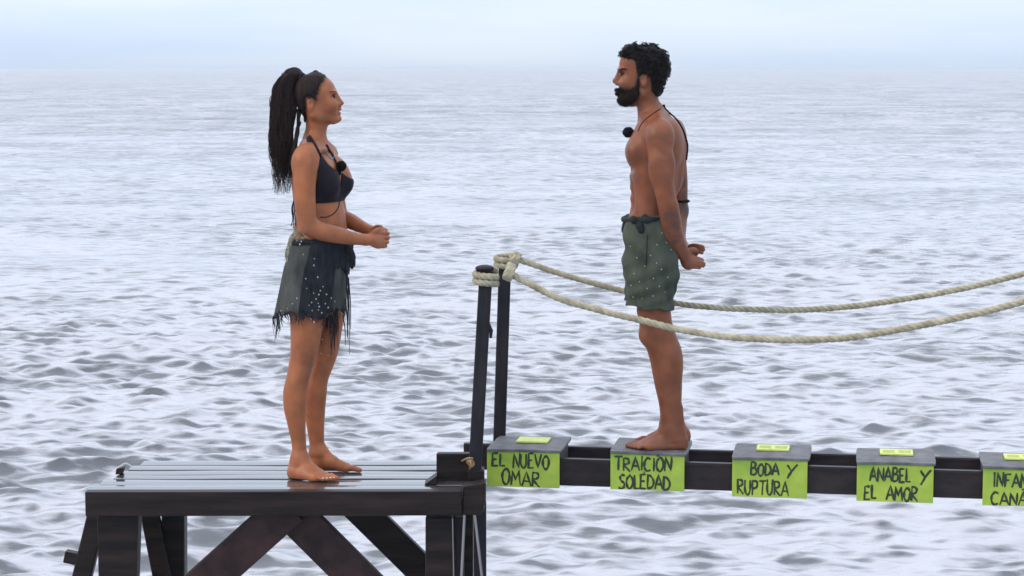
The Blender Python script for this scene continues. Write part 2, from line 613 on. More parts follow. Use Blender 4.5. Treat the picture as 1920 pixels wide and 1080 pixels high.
# ------------------------------------------------------------------ the platform
platform = empty("wooden_platform", (-1.0, 8.83, SEA_Z))
tag(platform, "dark wet wooden platform on braced timber legs that the woman stands on", "platform")
YF = 8.50                                           # front face of the deck
# planks: near and far photo rows, ragged left ends
rows = [(918, 909.4, 163), (908.4, 898.2, 186), (897.0, 890.2, 212), (889.0, 881.2, 222), (880.2, 872.4, 240), (871.4, 863.0, 262)]
for i, (y0, y1, xl) in enumerate(rows):
    p0, p1 = at_z(xl, y0, 0), at_z(xl + 9, y1, 0)
    xr = at_z(884 - 2 * i, y0, 0)[0]
    dz = (0.0, -0.002, 0.0, -0.003, -0.001, 0.0)[i]
    m = MB()
    n = 16
    Vt, Ft = [], []
    for k in range(n + 1):
        t = k / n
        xa, xb = p0[0] + (xr - p0[0]) * t, p1[0] + (xr - p1[0]) * t
        wob = 0.0009 * math.sin(5 * t + i * 2.1) + 0.0005 * math.sin(17 * t + i)
        cup = 0.0015
        Vt += [(xa, p0[1] + wob, dz - 0.032), (xa, p0[1] + wob, dz + wob - 0.001), (xa * .5 + xb * .5, (p0[1] + p1[1]) / 2, dz + wob + cup),
               (xb, p1[1] + wob, dz + wob - 0.001), (xb, p1[1] + wob, dz - 0.032)]
        if k:
            a, b = (k - 1) * 5, k * 5
            Ft += [(a + j, b + j, b + j + 1, a + j + 1) for j in range(4)] + [(a + 4, b + 4, b, a)]
    Ft += [(0, 1, 2, 3, 4), tuple(n * 5 + j for j in (4, 3, 2, 1, 0))]
    m.add(Vt, Ft)
    m.build("plank", M["plank"], platform, bevel=0.003)


def px_bar(name, mat, p, q, wpx, thick, Yc, y_dir=(0, 1, 0), bevel=0.006, parent=None):
    """timber between two photo points on the plane y = Yc, wpx pixels wide"""
    a, b = at(p[0], p[1], Yc), at(q[0], q[1], Yc)
    m = MB()
    m.bar(a, b, wpx * Yc / FPX, thick, y_dir)
    return m.build(name, mat, parent or platform, bevel=bevel)


def px_ext(p, q, y):
    """continue the line p-q down to photo row y"""
    t = (y - p[1]) / (q[1] - p[1])
    return (p[0] + (q[0] - p[0]) * t, y)


BOT = 2000                                            # photo row that is under water for these legs
px_bar("front_beam", M["beam"], (162, 943.0), (866, 941.5), 47, 0.055, YF - 0.029, y_dir=(0, 1, 0), bevel=0.004)
px_bar("rear_beam", M["beam"], (283, 886), (852, 886), 38, 0.05, 9.14, bevel=0.004)
# side bearers under the planks
for xa, xb in ((196, 268), (842, 838)):
    a, b = at(xa, 946, YF + 0.005), at(xb, 890, 9.11)
    m = MB()
    m.bar(a, b, 0.07, 0.06, (1, 0, 0))
    m.build("side_beam", M["beam"], platform, bevel=0.004)
m = MB()                                             # dark stub sticking up at the left edge
a = at(216, 890, 8.83)
m.hexa([a, a + (0.028, 0, 0), a + (0.028, 0.05, 0), a + (0, 0.05, 0), a + (0.004, 0, 0.026), a + (0.034, 0, 0.03), a + (0.036, 0.05, 0.03), a + (0.012, 0.05, 0.026)])
m.build("edge_stub", M["beam"], platform, bevel=0.004)
# front left leg (tapering), outer raking strut with its stub
m = MB()
T = [at(182, 967, YF + 0.05), at(260, 967, YF + 0.05)]
B = [at(184, 1085, YF + 0.05), at(251, 1085, YF + 0.05)]
for k in range(2):
    T[k] = T[k]
    B[k] = T[k] + (B[k] - T[k]) * ((BOT - 967) / (1085 - 967)) * np.array((0.55 if k else 0.3, 1, 1))
th = np.array((0, 0.085, 0))
m.hexa([B[0], B[1], B[1] + th, B[0] + th, T[0], T[1], T[1] + th, T[0] + th])
m.build("leg", M["beam"], platform, bevel=0.005)
px_bar("raking_strut", M["beam"], (184, 960), px_ext((184, 960), (150, 1100), BOT), 36, 0.06, YF + 0.19)
px_bar("strut_stub", M["beam"], (122, 1042), (160, 1050), 23, 0.05, YF + 0.19, bevel=0.004)
# rear left leg and its raking strut
px_bar("leg", M["beam"], (327, 900), (329, BOT - 60), 44, 0.09, 9.08)
px_bar("raking_strut", M["beam"], (275, 930), px_ext((275, 930), (305, 1085), BOT - 60), 34, 0.05, 9.0)
# diagonal braces
px_bar("diagonal_brace", M["brace"], (545, 948), px_ext((520, 970), (392, 1085), BOT), 72, 0.05, YF + 0.035)
px_bar("diagonal_brace", M["brace"], (533, 946), px_ext((562, 980), (668, 1085), BOT), 72, 0.05, YF + 0.095)
px_bar("diagonal_brace", M["beam"], (640, 920), px_ext((685, 968), (802, 1083), BOT), 58, 0.05, 9.05)
# front right leg
px_bar("leg", M["beam"], (824, 966.5), (824, BOT), 52, 0.09, YF + 0.05)
# rear right leg
px_bar("leg", M["beam"], (868, 930), (868, BOT - 60), 40, 0.09, 8.98)
# bracket plate at the right hand corner of the front beam
m = MB()
a = at(866.5, 966, YF - 0.04)
b = at(902, 966, YF - 0.04)
c = at(911, 938, YF - 0.04)
d = at(911, 905, YF - 0.04)
e = at(868, 912, YF - 0.04)
V = [a, b, c, d, e]
m.add(V + [p + np.array((0, 0.09, 0)) for p in V], [(0, 1, 2, 3, 4), (9, 8, 7, 6, 5), (0, 5, 6, 1), (1, 6, 7, 2), (2, 7, 8, 3), (3, 8, 9, 4), (4, 9, 5, 0)])
m.build("corner_block", M["beam"], platform, bevel=0.005)
# post that carries the corner, right of the leg
px_bar("corner_post", M["post"], (900, 940), (901, BOT), 24, 0.06, 8.74, bevel=0.004)
px_bar("corner_post", M["post"], (862, 968), (861, BOT), 17, 0.05, 8.62, bevel=0.004)

# pale tension cables below the corner
for (x0, y0, x1, y1, r) in ((871, 966, 865, 1085, 2.6), (890, 966, 904, 1085, 2.6), (848.5, 972, 851, 1085, 1.0)):
    p, q = at(x0, y0, 8.44), at(x1, y1, 8.44)
    q = p + (q - p) * 7.6
    m = MB()
    m.tube([p, (p + q) / 2, q], r * 8.44 / FPX, 8)
    o = m.build("stay_cable", mottled("grey_cable%d" % x0, (0.09, 0.09, 0.105), (0.15, 0.15, 0.165), (0.4, 0.6), (30, 30, 4), bump=0.2), platform, smooth=True)

# upright board closing the right end of the deck, with a small wedge
m = MB()
f0, f1 = at(818, 908, 8.70), at(893, 908, 8.70)
f2, f3 = at(893, 850.5, 8.70), at(818, 850.5, 8.70)
dp = np.array((0.004, 0.045, 0))
m.hexa([f0, f1, f1 + dp, f0 + dp, f3, f2, f2 + dp, f3 + dp])
m.build("end_board", M["beam"], platform, bevel=0.004)
m = MB()
w0 = at(796, 908.5, 8.60)
w1 = at(818, 908.5, 8.60)
w2 = at(818, 893, 8.60)
dp = np.array((0.0, 0.095, 0))
m.add([w0, w1, w2, w0 + dp, w1 + dp, w2 + dp], [(0, 1, 2), (5, 4, 3), (0, 3, 4, 1), (1, 4, 5, 2), (2, 5, 3, 0)])
m.build("wedge", M["beam"], platform)

# ------------------------------------------------------------------ the bridge rails, boxes
YAW = math.radians(-9.4)
BU = np.array((math.cos(YAW), math.sin(YAW), 0))
BV = np.array((-math.sin(YAW), math.cos(YAW), 0))
ZT = 0.065                                            # top of the box lids
B0 = at_z(913, 838.5, ZT)                              # front left top corner of the first box


def bp(u, v, z):
    return B0 + BU * u + BV * v + np.array((0, 0, z - ZT))


bridge = empty("box_bridge", bp(0.5, 0.16, -0.10))
tag(bridge, "dark narrow bridge of two long rails carrying the lettered boxes", "bridge")
U1 = 3.1
for v0, ua in ((0.022, 0.004), (0.325, -0.165)):
    m = MB()
    o = bp(ua, v0, -0.098)
    m.box(o, BU * (U1 - ua), BV * 0.032, (0, 0, 0.118))
    # slim lip along the upper outer edge
    m.box(bp(ua + .001, v0 - 0.004, 0.0065), BU * (U1 - ua - .002), BV * 0.0035, (0, 0, 0.010))
    m.build("rail", M["rail"], bridge, bevel=0.003)
for k in range(6):
    m = MB()
    m.box(bp(0.06 + k * 0.54, 0.055, -0.085), BU * 0.05, BV * 0.269, (0, 0, 0.03))
    m.build("cross_bar", M["rail"], bridge)

GLYPH = {
    'A': [[(0, 0), (.45, 1), (.92, 0)], [(.18, .36), (.76, .33)]],
    'B': [[(.05, 0), (.08, 1)], [(.08, 1), (.55, .93), (.62, .72), (.45, .55), (.1, .52)], [(.1, .52), (.6, .48), (.78, .25), (.55, .03), (.03, 0)]],
    'C': [[(.75, .9), (.4, 1), (.08, .7), (.05, .3), (.3, .02), (.72, .1)]],
    'D': [[(.05, 0), (.08, 1)], [(.0, .98), (.5, .85), (.78, .5), (.6, .15), (.02, 0)]],
    'E': [[(.68, 1), (.08, .97), (.05, 0), (.72, .03)], [(.06, .5), (.55, .53)]],
    'F': [[(.72, 1), (.08, .98), (.06, 0)], [(.06, .52), (.55, .54)]],
    'I': [[(.2, 1), (.16, 0)]],
    'L': [[(.08, 1), (.06, .02), (.62, .04)]],
    'M': [[(0, 0), (.16, 1), (.46, .35), (.8, 1), (.95, 0)]],
    'N': [[(.04, 0), (.1, 1), (.72, .04), (.8, 1.03)]],
    'O': [[(.42, 1), (.1, .75), (.06, .3), (.36, 0), (.7, .22), (.76, .7), (.5, .98), (.38, .98)]],
    'P': [[(.06, 0), (.09, 1)], [(.02, .97), (.55, .95), (.7, .72), (.5, .5), (.1, .46)]],
    'R': [[(.06, 0), (.09, 1)], [(.02, .97), (.52, .95), (.68, .74), (.48, .54), (.1, .48), (.78, -.05)]],
    'S': [[(.72, .93), (.4, 1), (.16, .8), (.3, .58), (.62, .42), (.66, .15), (.36, 0), (-.02, .06)]],
    'T': [[(-.05, .97), (.85, 1)], [(.42, .98), (.38, 0)]],
    'U': [[(.06, 1), (.06, .3), (.34, 0), (.66, .22), (.72, 1.0)]],
    'V': [[(.02, 1), (.36, 0), (.8, 1.02)]],
    'Y': [[(.05, 1), (.42, .48)], [(.9, 1.05), (.42, .48), (.1, -.12)]],
}
ADV = {'I': .42, 'L': .72, 'M': 1.1, 'E': .84, 'A': 1.0}


def write(mb, word, x0, x1, y0, y1, to_world, rad, seed):
    """marker strokes: x0..x1, y0(top)..y1 in panel fractions"""
    g = random.Random(seed)
    tot = sum(ADV.get(c, .92) for c in word) - 0.12
    x = 0
    for c in word:
        w = (x1 - x0) / tot
        jy, js = g.uniform(-.05, .05), g.uniform(.93, 1.06)
        sl = g.uniform(-.03, .05)
        for st in GLYPH[c]:
            pts = st
            if len(st) > 2 and c in "BCDOPRSU":
                pts = spline(st, 3 * len(st)).tolist()
            else:
                pts = [tuple(np.array(st[i]) + (np.array(st[i + 1]) - np.array(st[i])) * t) for i in range(len(st) - 1) for t in (0, .34, .67)] + [st[-1]]
            P = []
            for (a, b) in pts:
                a += g.uniform(-.012, .012) + sl * b
                b += g.uniform(-.012, .012)
                P.append(to_world(x0 + (x + a) * w, y1 + (y0 - y1) * (b * js + jy)))
            R = [rad * (g.uniform(.72, 1.12) + .18 * math.sin(i * 1.3 + seed)) for i in range(len(P))]
            R[0] *= .8
            R[-1] *= .7
            mb.tube(P, R, 6, flat=(BV, 0.16))
        x += ADV.get(c, .92)


W, DEP, HP = 0.3185, 0.33, 0.158
BOXES = [
    (0.000, 0.0, "first lettered box on the bridge, beside the two dark posts", [("EL", .07, .25, .09, .44), ("NUEVO", .36, .86, .06, .46), ("OMAR", .21, .73, .53, .95)], True),
    (0.541, 0.004, "lettered box under the bare feet of the man in shorts", [("TRAICION", .06, .83, .08, .46), ("SOLEDAD", .11, .81, .59, .97)], False),
    (1.064, -0.004, "lime and grey box reading BODA Y RUPTURA, next after the one under the man", [("BODA", .245, .62, .09, .42), ("Y", .72, .85, .12, .43), ("RUPTURA", .07, .75, .54, .93)], True),
    (1.590, -0.008, "box with lime board reading EL AMOR on its lower line", [("ANABEL", .17, .70, .08, .46), ("Y", .82, .95, .10, .47), ("EL", .10, .26, .57, .94), ("AMOR", .39, .80, .57, .95)], True),
    (2.112, -0.013, "lettered box at the end of the row, cut off by the photo's right edge", [("INFAN", .13, .57, .12, .49), ("CANA", .11, .57, .62, .97)], True),
]
for bi, (u0, dz, label, words, sticker) in enumerate(BOXES):
    bx = empty("lettered_box", bp(u0 + W / 2, DEP / 2, 0.02))
    tag(bx, label, "box", "lettered boxes along the bridge")
    zt = ZT + dz
    tilt = (0.004, -0.003, 0.003, 0.005, -0.002)[bi]
    m = MB()                                         # body sits between the rails
    m.box(bp(u0 + .006, .058, zt - .15), BU * (W - .012), BV * .262, (0, 0, .132))
    m.box(bp(u0 + .006, .013, zt - .04), BU * (W - .012), BV * .31, (0, 0, .024))
    m.build("box_body", M["crate"], bx, bevel=0.003)
    m = MB()
    l0, l1 = -.004, W + .010
    t = np.array((0, 0, tilt))
    q = 7
    # slightly sagging thick lid as a small grid
    top, bot = [], []
    for i in range(q + 1):
        for j in range(q + 1):
            fu, fv = i / q, j / q
            ed = max(abs(fu - .5), abs(fv - .5)) * 2
            z = zt + tilt * (fu - .5) - 0.0045 * ed ** 6 + 0.0012 * math.sin(5 * fu + bi) * math.cos(4 * fv + bi)
            inset = 0.004 * (1 - (1 if 0 < fv < 1 else 0))
            p = bp(u0 + l0 + inset + (l1 - l0 - 2 * inset) * fu, -0.007 + (DEP + .012) * fv, z)
            top.append(p)
            bot.append(p - np.array((0, 0, 0.0125)))
    F = []
    for i in range(q):
        for j in range(q):
            a = i * (q + 1) + j
            b = a + q + 1
            F.append((a, b, b + 1, a + 1))
            n0 = (q + 1) ** 2
            F.append((n0 + a, n0 + a + 1, n0 + b + 1, n0 + b))
    n0 = (q + 1) ** 2
    for i in range(q):
        a, b = i * (q + 1), (i + 1) * (q + 1)
        F.append((a, n0 + a, n0 + b, b))
        F.append((a + q, b + q, n0 + b + q, n0 + a + q))
        F.append((i, i + 1, n0 + i + 1, n0 + i))
        F.append((q * (q + 1) + i, n0 + q * (q + 1) + i, n0 + q * (q + 1) + i + 1, q * (q + 1) + i + 1))
    m.add(top + bot, F)
    m.build("lid", M["lid"], bx, bevel=0.003)
    m = MB()                                         # painted board on the front
    zb = zt - 0.0135
    hp = HP + (0.0, 0.0, 0.006, 0.004, 0.0)[bi]
    m.box(bp(u0, -0.001, zb - hp), BU * W, BV * 0.0125, (0, 0, hp))
    panel = m.build("front_board", M["panel"], bx, bevel=0.0015)
    m = MB()

    def tw(fx, fy, u0=u0, zb=zb, hp=hp):
        return bp(u0 + W * fx, -0.0018, zb - hp * fy)
    for wi, (word, x0, x1, y0, y1) in enumerate(words):
        write(m, word, x0, x1, y0, y1, tw, 0.0053, bi * 10 + wi)
    if bi == 1:
        m.tube([tw(.655, .02), tw(.628, .055)], .0036, 6, flat=(BV, .16))         # accent of the O
        m.tube([tw(.462, .485), tw(.458, .515)], .004, 6, flat=(BV, .16))         # dot below the I
        m.tube([tw(.47, .545), tw(.445, .585)], .0036, 6, flat=(BV, .16))
    if bi == 4:
        m.tube([tw(.50, .555), tw(.525, .535), tw(.55, .555)], .0036, 6, flat=(BV, .16))
    m.build("lettering", M["ink"], panel)
    if sticker:
        m = MB()
        s0, s1 = (.34, .78) if bi == 0 else (.30, .74)
        m.box(bp(u0 + W * s0, DEP * .36, zt + 0.0018), BU * W * (s1 - s0), BV * DEP * .34, (0, 0, 0.009))
        st = m.build("note_card", M["paper"], bx, bevel=0.002)
        m = MB()
        if bi:
            for a, b in ((.08, .44), (.56, .93)):
                for r in range(3):
                    m.box(bp(u0 + W * (s0 + (s1 - s0) * a), DEP * (.42 + .07 * r), zt + 0.0112), BU * W * (s1 - s0) * (b - a), BV * .010, (0, 0, 0.0008))
            m.build("faded_print", M["print"], st)

# ------------------------------------------------------------------ posts and ropes
YN, YX = 8.64, 9.49                                   # near and far post planes
near_post = empty("rope_post", at(893, 905, YN))
tag(near_post, "near dark leaning post wrapped with two turns of thick rope at its top", "post", "posts at the start of the bridge")
m = MB()
m.bar(at(886, 962, YN), at(911.5, 505, YN), 25 * YN / FPX, 0.055)
m.build("shaft", M["post"], near_post, bevel=0.007)
m = MB()
m.bar(at(893, 958, YN - 0.008), at(893, 878, YN - 0.008), 31 * YN / FPX, 0.085)
m.build("foot_sleeve", M["beam"], near_post, bevel=0.006)
m = MB()
c = at(909, 503, YN)
m.ball(c, (0.040, 0.040, 0.015), 16, 10)
m.build("cap", M["post"], near_post, smooth=True)
m = MB()
m.tube([at(916, 605, YN - .01), at(921, 620, YN - .01), at(920, 634, YN - .01)], [.005, .008, .005], 8)
m.build("bolt", M["post"], near_post, smooth=True)
far_post = empty("rope_post", at(935, 840, YX))
tag(far_post, "far dark upright post standing behind the first lettered box", "post", "posts at the start of the bridge")
m = MB()
m.bar(at(935.5, 850, YX), at(947, 487, YX), 23.5 * YX / FPX, 0.055)
m.build("shaft", M["post"], far_post, bevel=0.007)
m = MB()
m.ball(at(947, 486, YX), (0.032, 0.032, 0.012), 14, 8)
m.build("cap", M["post"], far_post, smooth=True)

# twine lashing at the foot of the near post
m = MB()
c = at(881, 862, YN - 0.06)
for k in range(4):
    pts = []
    for j in range(15):
        a = j / 14 * 2 * math.pi
        pts.append(c + np.array((0.011 * math.cos(a) + 0.003 * k - .003, 0.004 * math.sin(2 * a) - .002 * k, 0.013 * math.sin(a) - 0.003 * k - .006)))
    m.tube(pts, 0.0025, 6)
m.tube(spline([c + np.array(p) for p in ((-.034, 0, -.006), (-.018, -.006, .004), (-.004, -.01, .009), (.012, 0, .006))], 10), 0.0036, 6)
m.tube(spline([c + np.array(p) for p in ((.002, -.012, .0), (.004, -.016, -.018), (.0, -.012, -.036))], 10), 0.0035, 6)
o = m.build("twine_lashing", M["twine"], smooth=True)
tag(o, "tan twine knotted round the foot of the near post", "twine")


def twisted(mb, pts, R, pitch=0.085, n_per=9):
    """three strands laid up round a path"""
    P = np.asarray(pts, float)
    seg = np.linalg.norm(np.diff(P, axis=0), axis=1)
    s = np.concatenate([[0], np.cumsum(seg)])
    n = max(8, int(s[-1] / pitch * n_per))
    q = np.linspace(0, s[-1], n)
    C = np.stack([np.interp(q, s, P[:, k]) for k in range(3)], axis=1)
    T = np.gradient(C, axis=0)
    T /= np.linalg.norm(T, axis=1)[:, None]
    ref = np.array((0, 0, 1.0))
    for st in range(3):
        out = []
        r0 = ref
        for i in range(n):
            nn = r0 - T[i] * r0.dot(T[i])
            nn /= np.linalg.norm(nn) + 1e-9
            r0 = nn
            bb = np.cross(T[i], nn)
            a = 2 * math.pi * (q[i] / pitch + st / 3)
            out.append(C[i] + (nn * math.cos(a) + bb * math.sin(a)) * R * 0.46)
        mb.tube(out, R * 0.60, 8)


near_ctrl = [(958, 514), (985, 528), (1050, 560), (1130, 583), (1200, 600), (1270, 617), (1350, 630), (1430, 636), (1520, 637), (1600, 632), (1700, 615), (1800, 595), (1920, 565), (2080, 515), (2250, 450)]
far_ctrl = [(955, 484), (985, 491), (1050, 513), (1120, 533), (1170, 546), (1260, 567), (1320, 575), (1400, 580), (1500, 581), (1600, 574), (1700, 560), (1800, 542), (1920, 513), (2080, 465), (2250, 405)]


def coil(mb, c, r, turns, z0, z1, R, a0=0.0, ell=1.0):
    pts = []
    n = int(40 * turns)
    for k in range(n + 1):
        a = a0 + 2 * math.pi * turns * k / n
        pts.append(c + np.array((r * math.cos(a), r * math.sin(a) * ell, z0 + (z1 - z0) * k / n)))
    twisted(mb, pts, R, 0.07)


def build_rope(ctrl, Y0, top, label, R, r_coil, knot):
    pts = []
    X0 = at(ctrl[0][0], ctrl[0][1], Y0)[0]
    for (x, y) in ctrl:
        Yp = Y0
        for _ in range(4):
            Yp = Y0 + (at(x, y, Yp)[0] - X0) * math.tan(YAW)
        pts.append(at(x, y, Yp))
    m = MB()
    twisted(m, spline(pts, 260), R)
    root = empty("hand_rope", pts[0])
    tag(root, label, "rope", "rope handrails of the bridge")
    m.build("rope_span", M["rope"], root, smooth=True)
    m = MB()
    c = at(top[0], top[1], Y0 + (0.0))
    coil(m, c, r_coil, 2.1, 0.026, -0.030, R, a0=0.3)
    k = at(knot[0], knot[1], Y0 - 0.03)
    for j in range(3):                                # the half hitches where the rope leaves the post
        a = []
        for i in range(19):
            t = 2 * math.pi * i / 18
            a.append(k + np.array((0.008 * j - .012 + 0.010 * math.sin(t), 0.030 * math.cos(t) + .03, 0.026 * math.sin(t) - 0.004 * j)))
        twisted(m, a, R * 0.85, 0.07)
    m.build("wrapping", M["rope"], root, smooth=True)
    return root


build_rope(near_ctrl, YN, (911, 520), "lower thick pale rope from the near post, passing in front of the man's knee", 0.0142, 0.043, (957, 509))
build_rope(far_ctrl, YX, (947, 490), "upper pale rope from the far post, passing behind the man's shorts", 0.0135, 0.040, (968, 487))

# ------------------------------------------------------------------ people: smooth solids grown from distance fields
def smin(a, b, k):
    h = np.maximum(k - np.abs(a - b), 0) / k
    return np.minimum(a, b) - h * h * k * 0.25


def smax(a, b, k):
    return -smin(-a, -b, k)


class Field:
    def __init__(self, lo, hi, h):
        self.lo, self.h = np.asarray(lo, float), h
        self.n = np.ceil((np.asarray(hi, float) - self.lo) / h).astype(int) + 1
        self.ax = [(self.lo[i] + h * np.arange(self.n[i])).astype(np.float32) for i in range(3)]
        self.D = np.full(self.n, 0.2, dtype=np.float32)

    def copy(self):
        f = Field.__new__(Field)
        f.lo, f.h, f.n, f.ax, f.D = self.lo, self.h, self.n, self.ax, self.D.copy()
        return f

    def sub(self, lo, hi):
        s = []
        for i in range(3):
            a = int(np.clip(math.floor((lo[i] - self.lo[i]) / self.h), 0, self.n[i]))
            b = int(np.clip(math.ceil((hi[i] - self.lo[i]) / self.h) + 1, 0, self.n[i]))
            s.append(slice(a, b))
        return tuple(s)

    def grids(self, s):
        return (self.ax[0][s[0]][:, None, None], self.ax[1][s[1]][None, :, None], self.ax[2][s[2]][None, None, :])

    def put(self, s, d, k, cut=False):
        if cut:
            self.D[s] = smax(self.D[s], -d, k)
        else:
            self.D[s] = smin(self.D[s], d, k)

    def cone(self, a, b, ra, rb, k=0.02, cut=False):
        a, b = np.asarray(a, float), np.asarray(b, float)
        r = max(ra, rb) + k + 0.01
        s = self.sub(np.minimum(a, b) - r, np.maximum(a, b) + r)
        x, y, z = self.grids(s)
        d = b - a
        L2 = d.dot(d) + 1e-12
        t = np.clip(((x - a[0]) * d[0] + (y - a[1]) * d[1] + (z - a[2]) * d[2]) / L2, 0, 1)
        q = np.sqrt((x - a[0] - t * d[0]) ** 2 + (y - a[1] - t * d[1]) ** 2 + (z - a[2] - t * d[2]) ** 2) - (ra + (rb - ra) * t)
        self.put(s, q.astype(np.float32), k, cut)

    def chain(self, pts, k=0.02, n=None, inner_k=0.006):
        """pts rows x,y,z,r : a smooth limb"""
        P = spline(pts, n or 5 * len(pts))
        lo = (P[:, :3] - P[:, 3:4]).min(0) - k - 0.01
        hi = (P[:, :3] + P[:, 3:4]).max(0) + k + 0.01
        s = self.sub(lo, hi)
        x, y, z = self.grids(s)
        out = None
        for i in range(len(P) - 1):
            a, b, ra, rb = P[i, :3], P[i + 1, :3], P[i, 3], P[i + 1, 3]
            d = b - a
            L2 = d.dot(d) + 1e-12
            t = np.clip(((x - a[0]) * d[0] + (y - a[1]) * d[1] + (z - a[2]) * d[2]) / L2, 0, 1)
            q = np.sqrt((x - a[0] - t * d[0]) ** 2 + (y - a[1] - t * d[1]) ** 2 + (z - a[2] - t * d[2]) ** 2) - (ra + (rb - ra) * t)
            out = q if out is None else np.minimum(out, q)
        self.put(s, out.astype(np.float32), k)

    def ell(self, c, r, k=0.02, rot=None, cut=False):
        """ellipsoid; rot = 3x3 with rows = own axes"""
        c, r = np.asarray(c, float), np.asarray(r, float)
        m = r.max() + k + 0.01
        s = self.sub(c - m, c + m)
        x, y, z = self.grids(s)
        X, Y, Z = x - c[0], y - c[1], z - c[2]
        if rot is not None:
            R = np.asarray(rot, float)
            X, Y, Z = (R[i, 0] * X + R[i, 1] * Y + R[i, 2] * Z for i in range(3))
        k0 = np.sqrt((X / r[0]) ** 2 + (Y / r[1]) ** 2 + (Z / r[2]) ** 2) + 1e-6
        k1 = np.sqrt((X / r[0] ** 2) ** 2 + (Y / r[1] ** 2) ** 2 + (Z / r[2] ** 2) ** 2) + 1e-6
        self.put(s, (k0 * (k0 - 1) / k1).astype(np.float32), k, cut)

    def loft(self, rows, yaw=0.0, k=0.02, cap=0.02, power=2.0):
        """rows: z, x-centre, half width seen from the front of the photo, y-centre, half breadth. Sections are ellipses
        turned by yaw about z whose outline in the photo keeps the given half width."""
        R = np.array(sorted(rows, key=lambda q: q[0]), float)
        zz = R[:, 0]
        P = spline(R, 12 * len(R))
        P = P[np.argsort(P[:, 0])]
        lo = (P[:, 1].min() - P[:, 2].max() - .03 - k, P[:, 3].min() - P[:, 4].max() - .03 - k, zz[0] - cap - .02 - k)
        hi = (P[:, 1].max() + P[:, 2].max() + .03 + k, P[:, 3].max() + P[:, 4].max() + .03 + k, zz[-1] + cap + .02 + k)
        s = self.sub(lo, hi)
        x, y, z = self.grids(s)
        zc = np.clip(z, zz[0], zz[-1])
        cx, w, cy, b = (np.interp(zc, P[:, 0], P[:, j]).astype(np.float32) for j in (1, 2, 3, 4))
        sn, cs = math.sin(yaw), math.cos(yaw)
        a = np.sqrt(np.maximum(w * w - (b * sn) ** 2, (0.45 * w) ** 2)) / cs
        dz = np.maximum(np.maximum(zz[0] - z, z - zz[-1]), 0)
        sh = np.sqrt(np.maximum(1 - (dz / cap) ** 2, 1e-4))
        U = (x - cx) * cs + (y - cy) * sn
        V = -(x - cx) * sn + (y - cy) * cs
        A, B = a * sh, b * sh
        if power == 2.0:
            k0 = np.sqrt((U / A) ** 2 + (V / B) ** 2) + 1e-6
        else:
            k0 = (np.abs(U / A) ** power + np.abs(V / B) ** power) ** (1 / power) + 1e-6
        k1 = np.sqrt((U / A ** 2) ** 2 + (V / B ** 2) ** 2) + 1e-6
        d = np.where(dz >= cap * .98, np.hypot(dz - cap * .98, 0.7 * np.hypot(x - cx, y - cy)), k0 * (k0 - 1) / k1)
        d = np.clip(d, -0.2, 0.2)
        self.put(s, d.astype(np.float32), k)

    def sample(self, p):
        q = (np.asarray(p, float) - self.lo) / self.h
        q = np.clip(q, 0, self.n - 1.001)
        i = q.astype(int)
        f = q - i
        i0, i1, i2 = i[..., 0], i[..., 1], i[..., 2]
        f0, f1, f2 = f[..., 0], f[..., 1], f[..., 2]
        D = self.D
        out = 0
        for a in (0, 1):
            for b in (0, 1):
                for c in (0, 1):
                    out = out + D[i0 + a, i1 + b, i2 + c] * (f0 if a else 1 - f0) * (f1 if b else 1 - f1) * (f2 if c else 1 - f2)
        return out

    def hit(self, px, py, Y0, out=0.0, far=False):
        """surface point met by the line of sight of a photo pixel (a modelling aid: the point lies on the body)"""
        ys = np.linspace(Y0 - 0.4, Y0 + 0.4, 500)
        if far:
            ys = ys[::-1]
        P = np.stack([at(px, py, y) for y in ys])
        d = self.sample(P)
        w = np.where(d < out)[0]
        return P[w[0]] if len(w) else None

    def mesh(self, name, tint=None):
        V, F = surface_nets(self.D, self.lo, self.h)
        cols = tint(V) if tint else None
        return raw_mesh(name, V, F, cols)


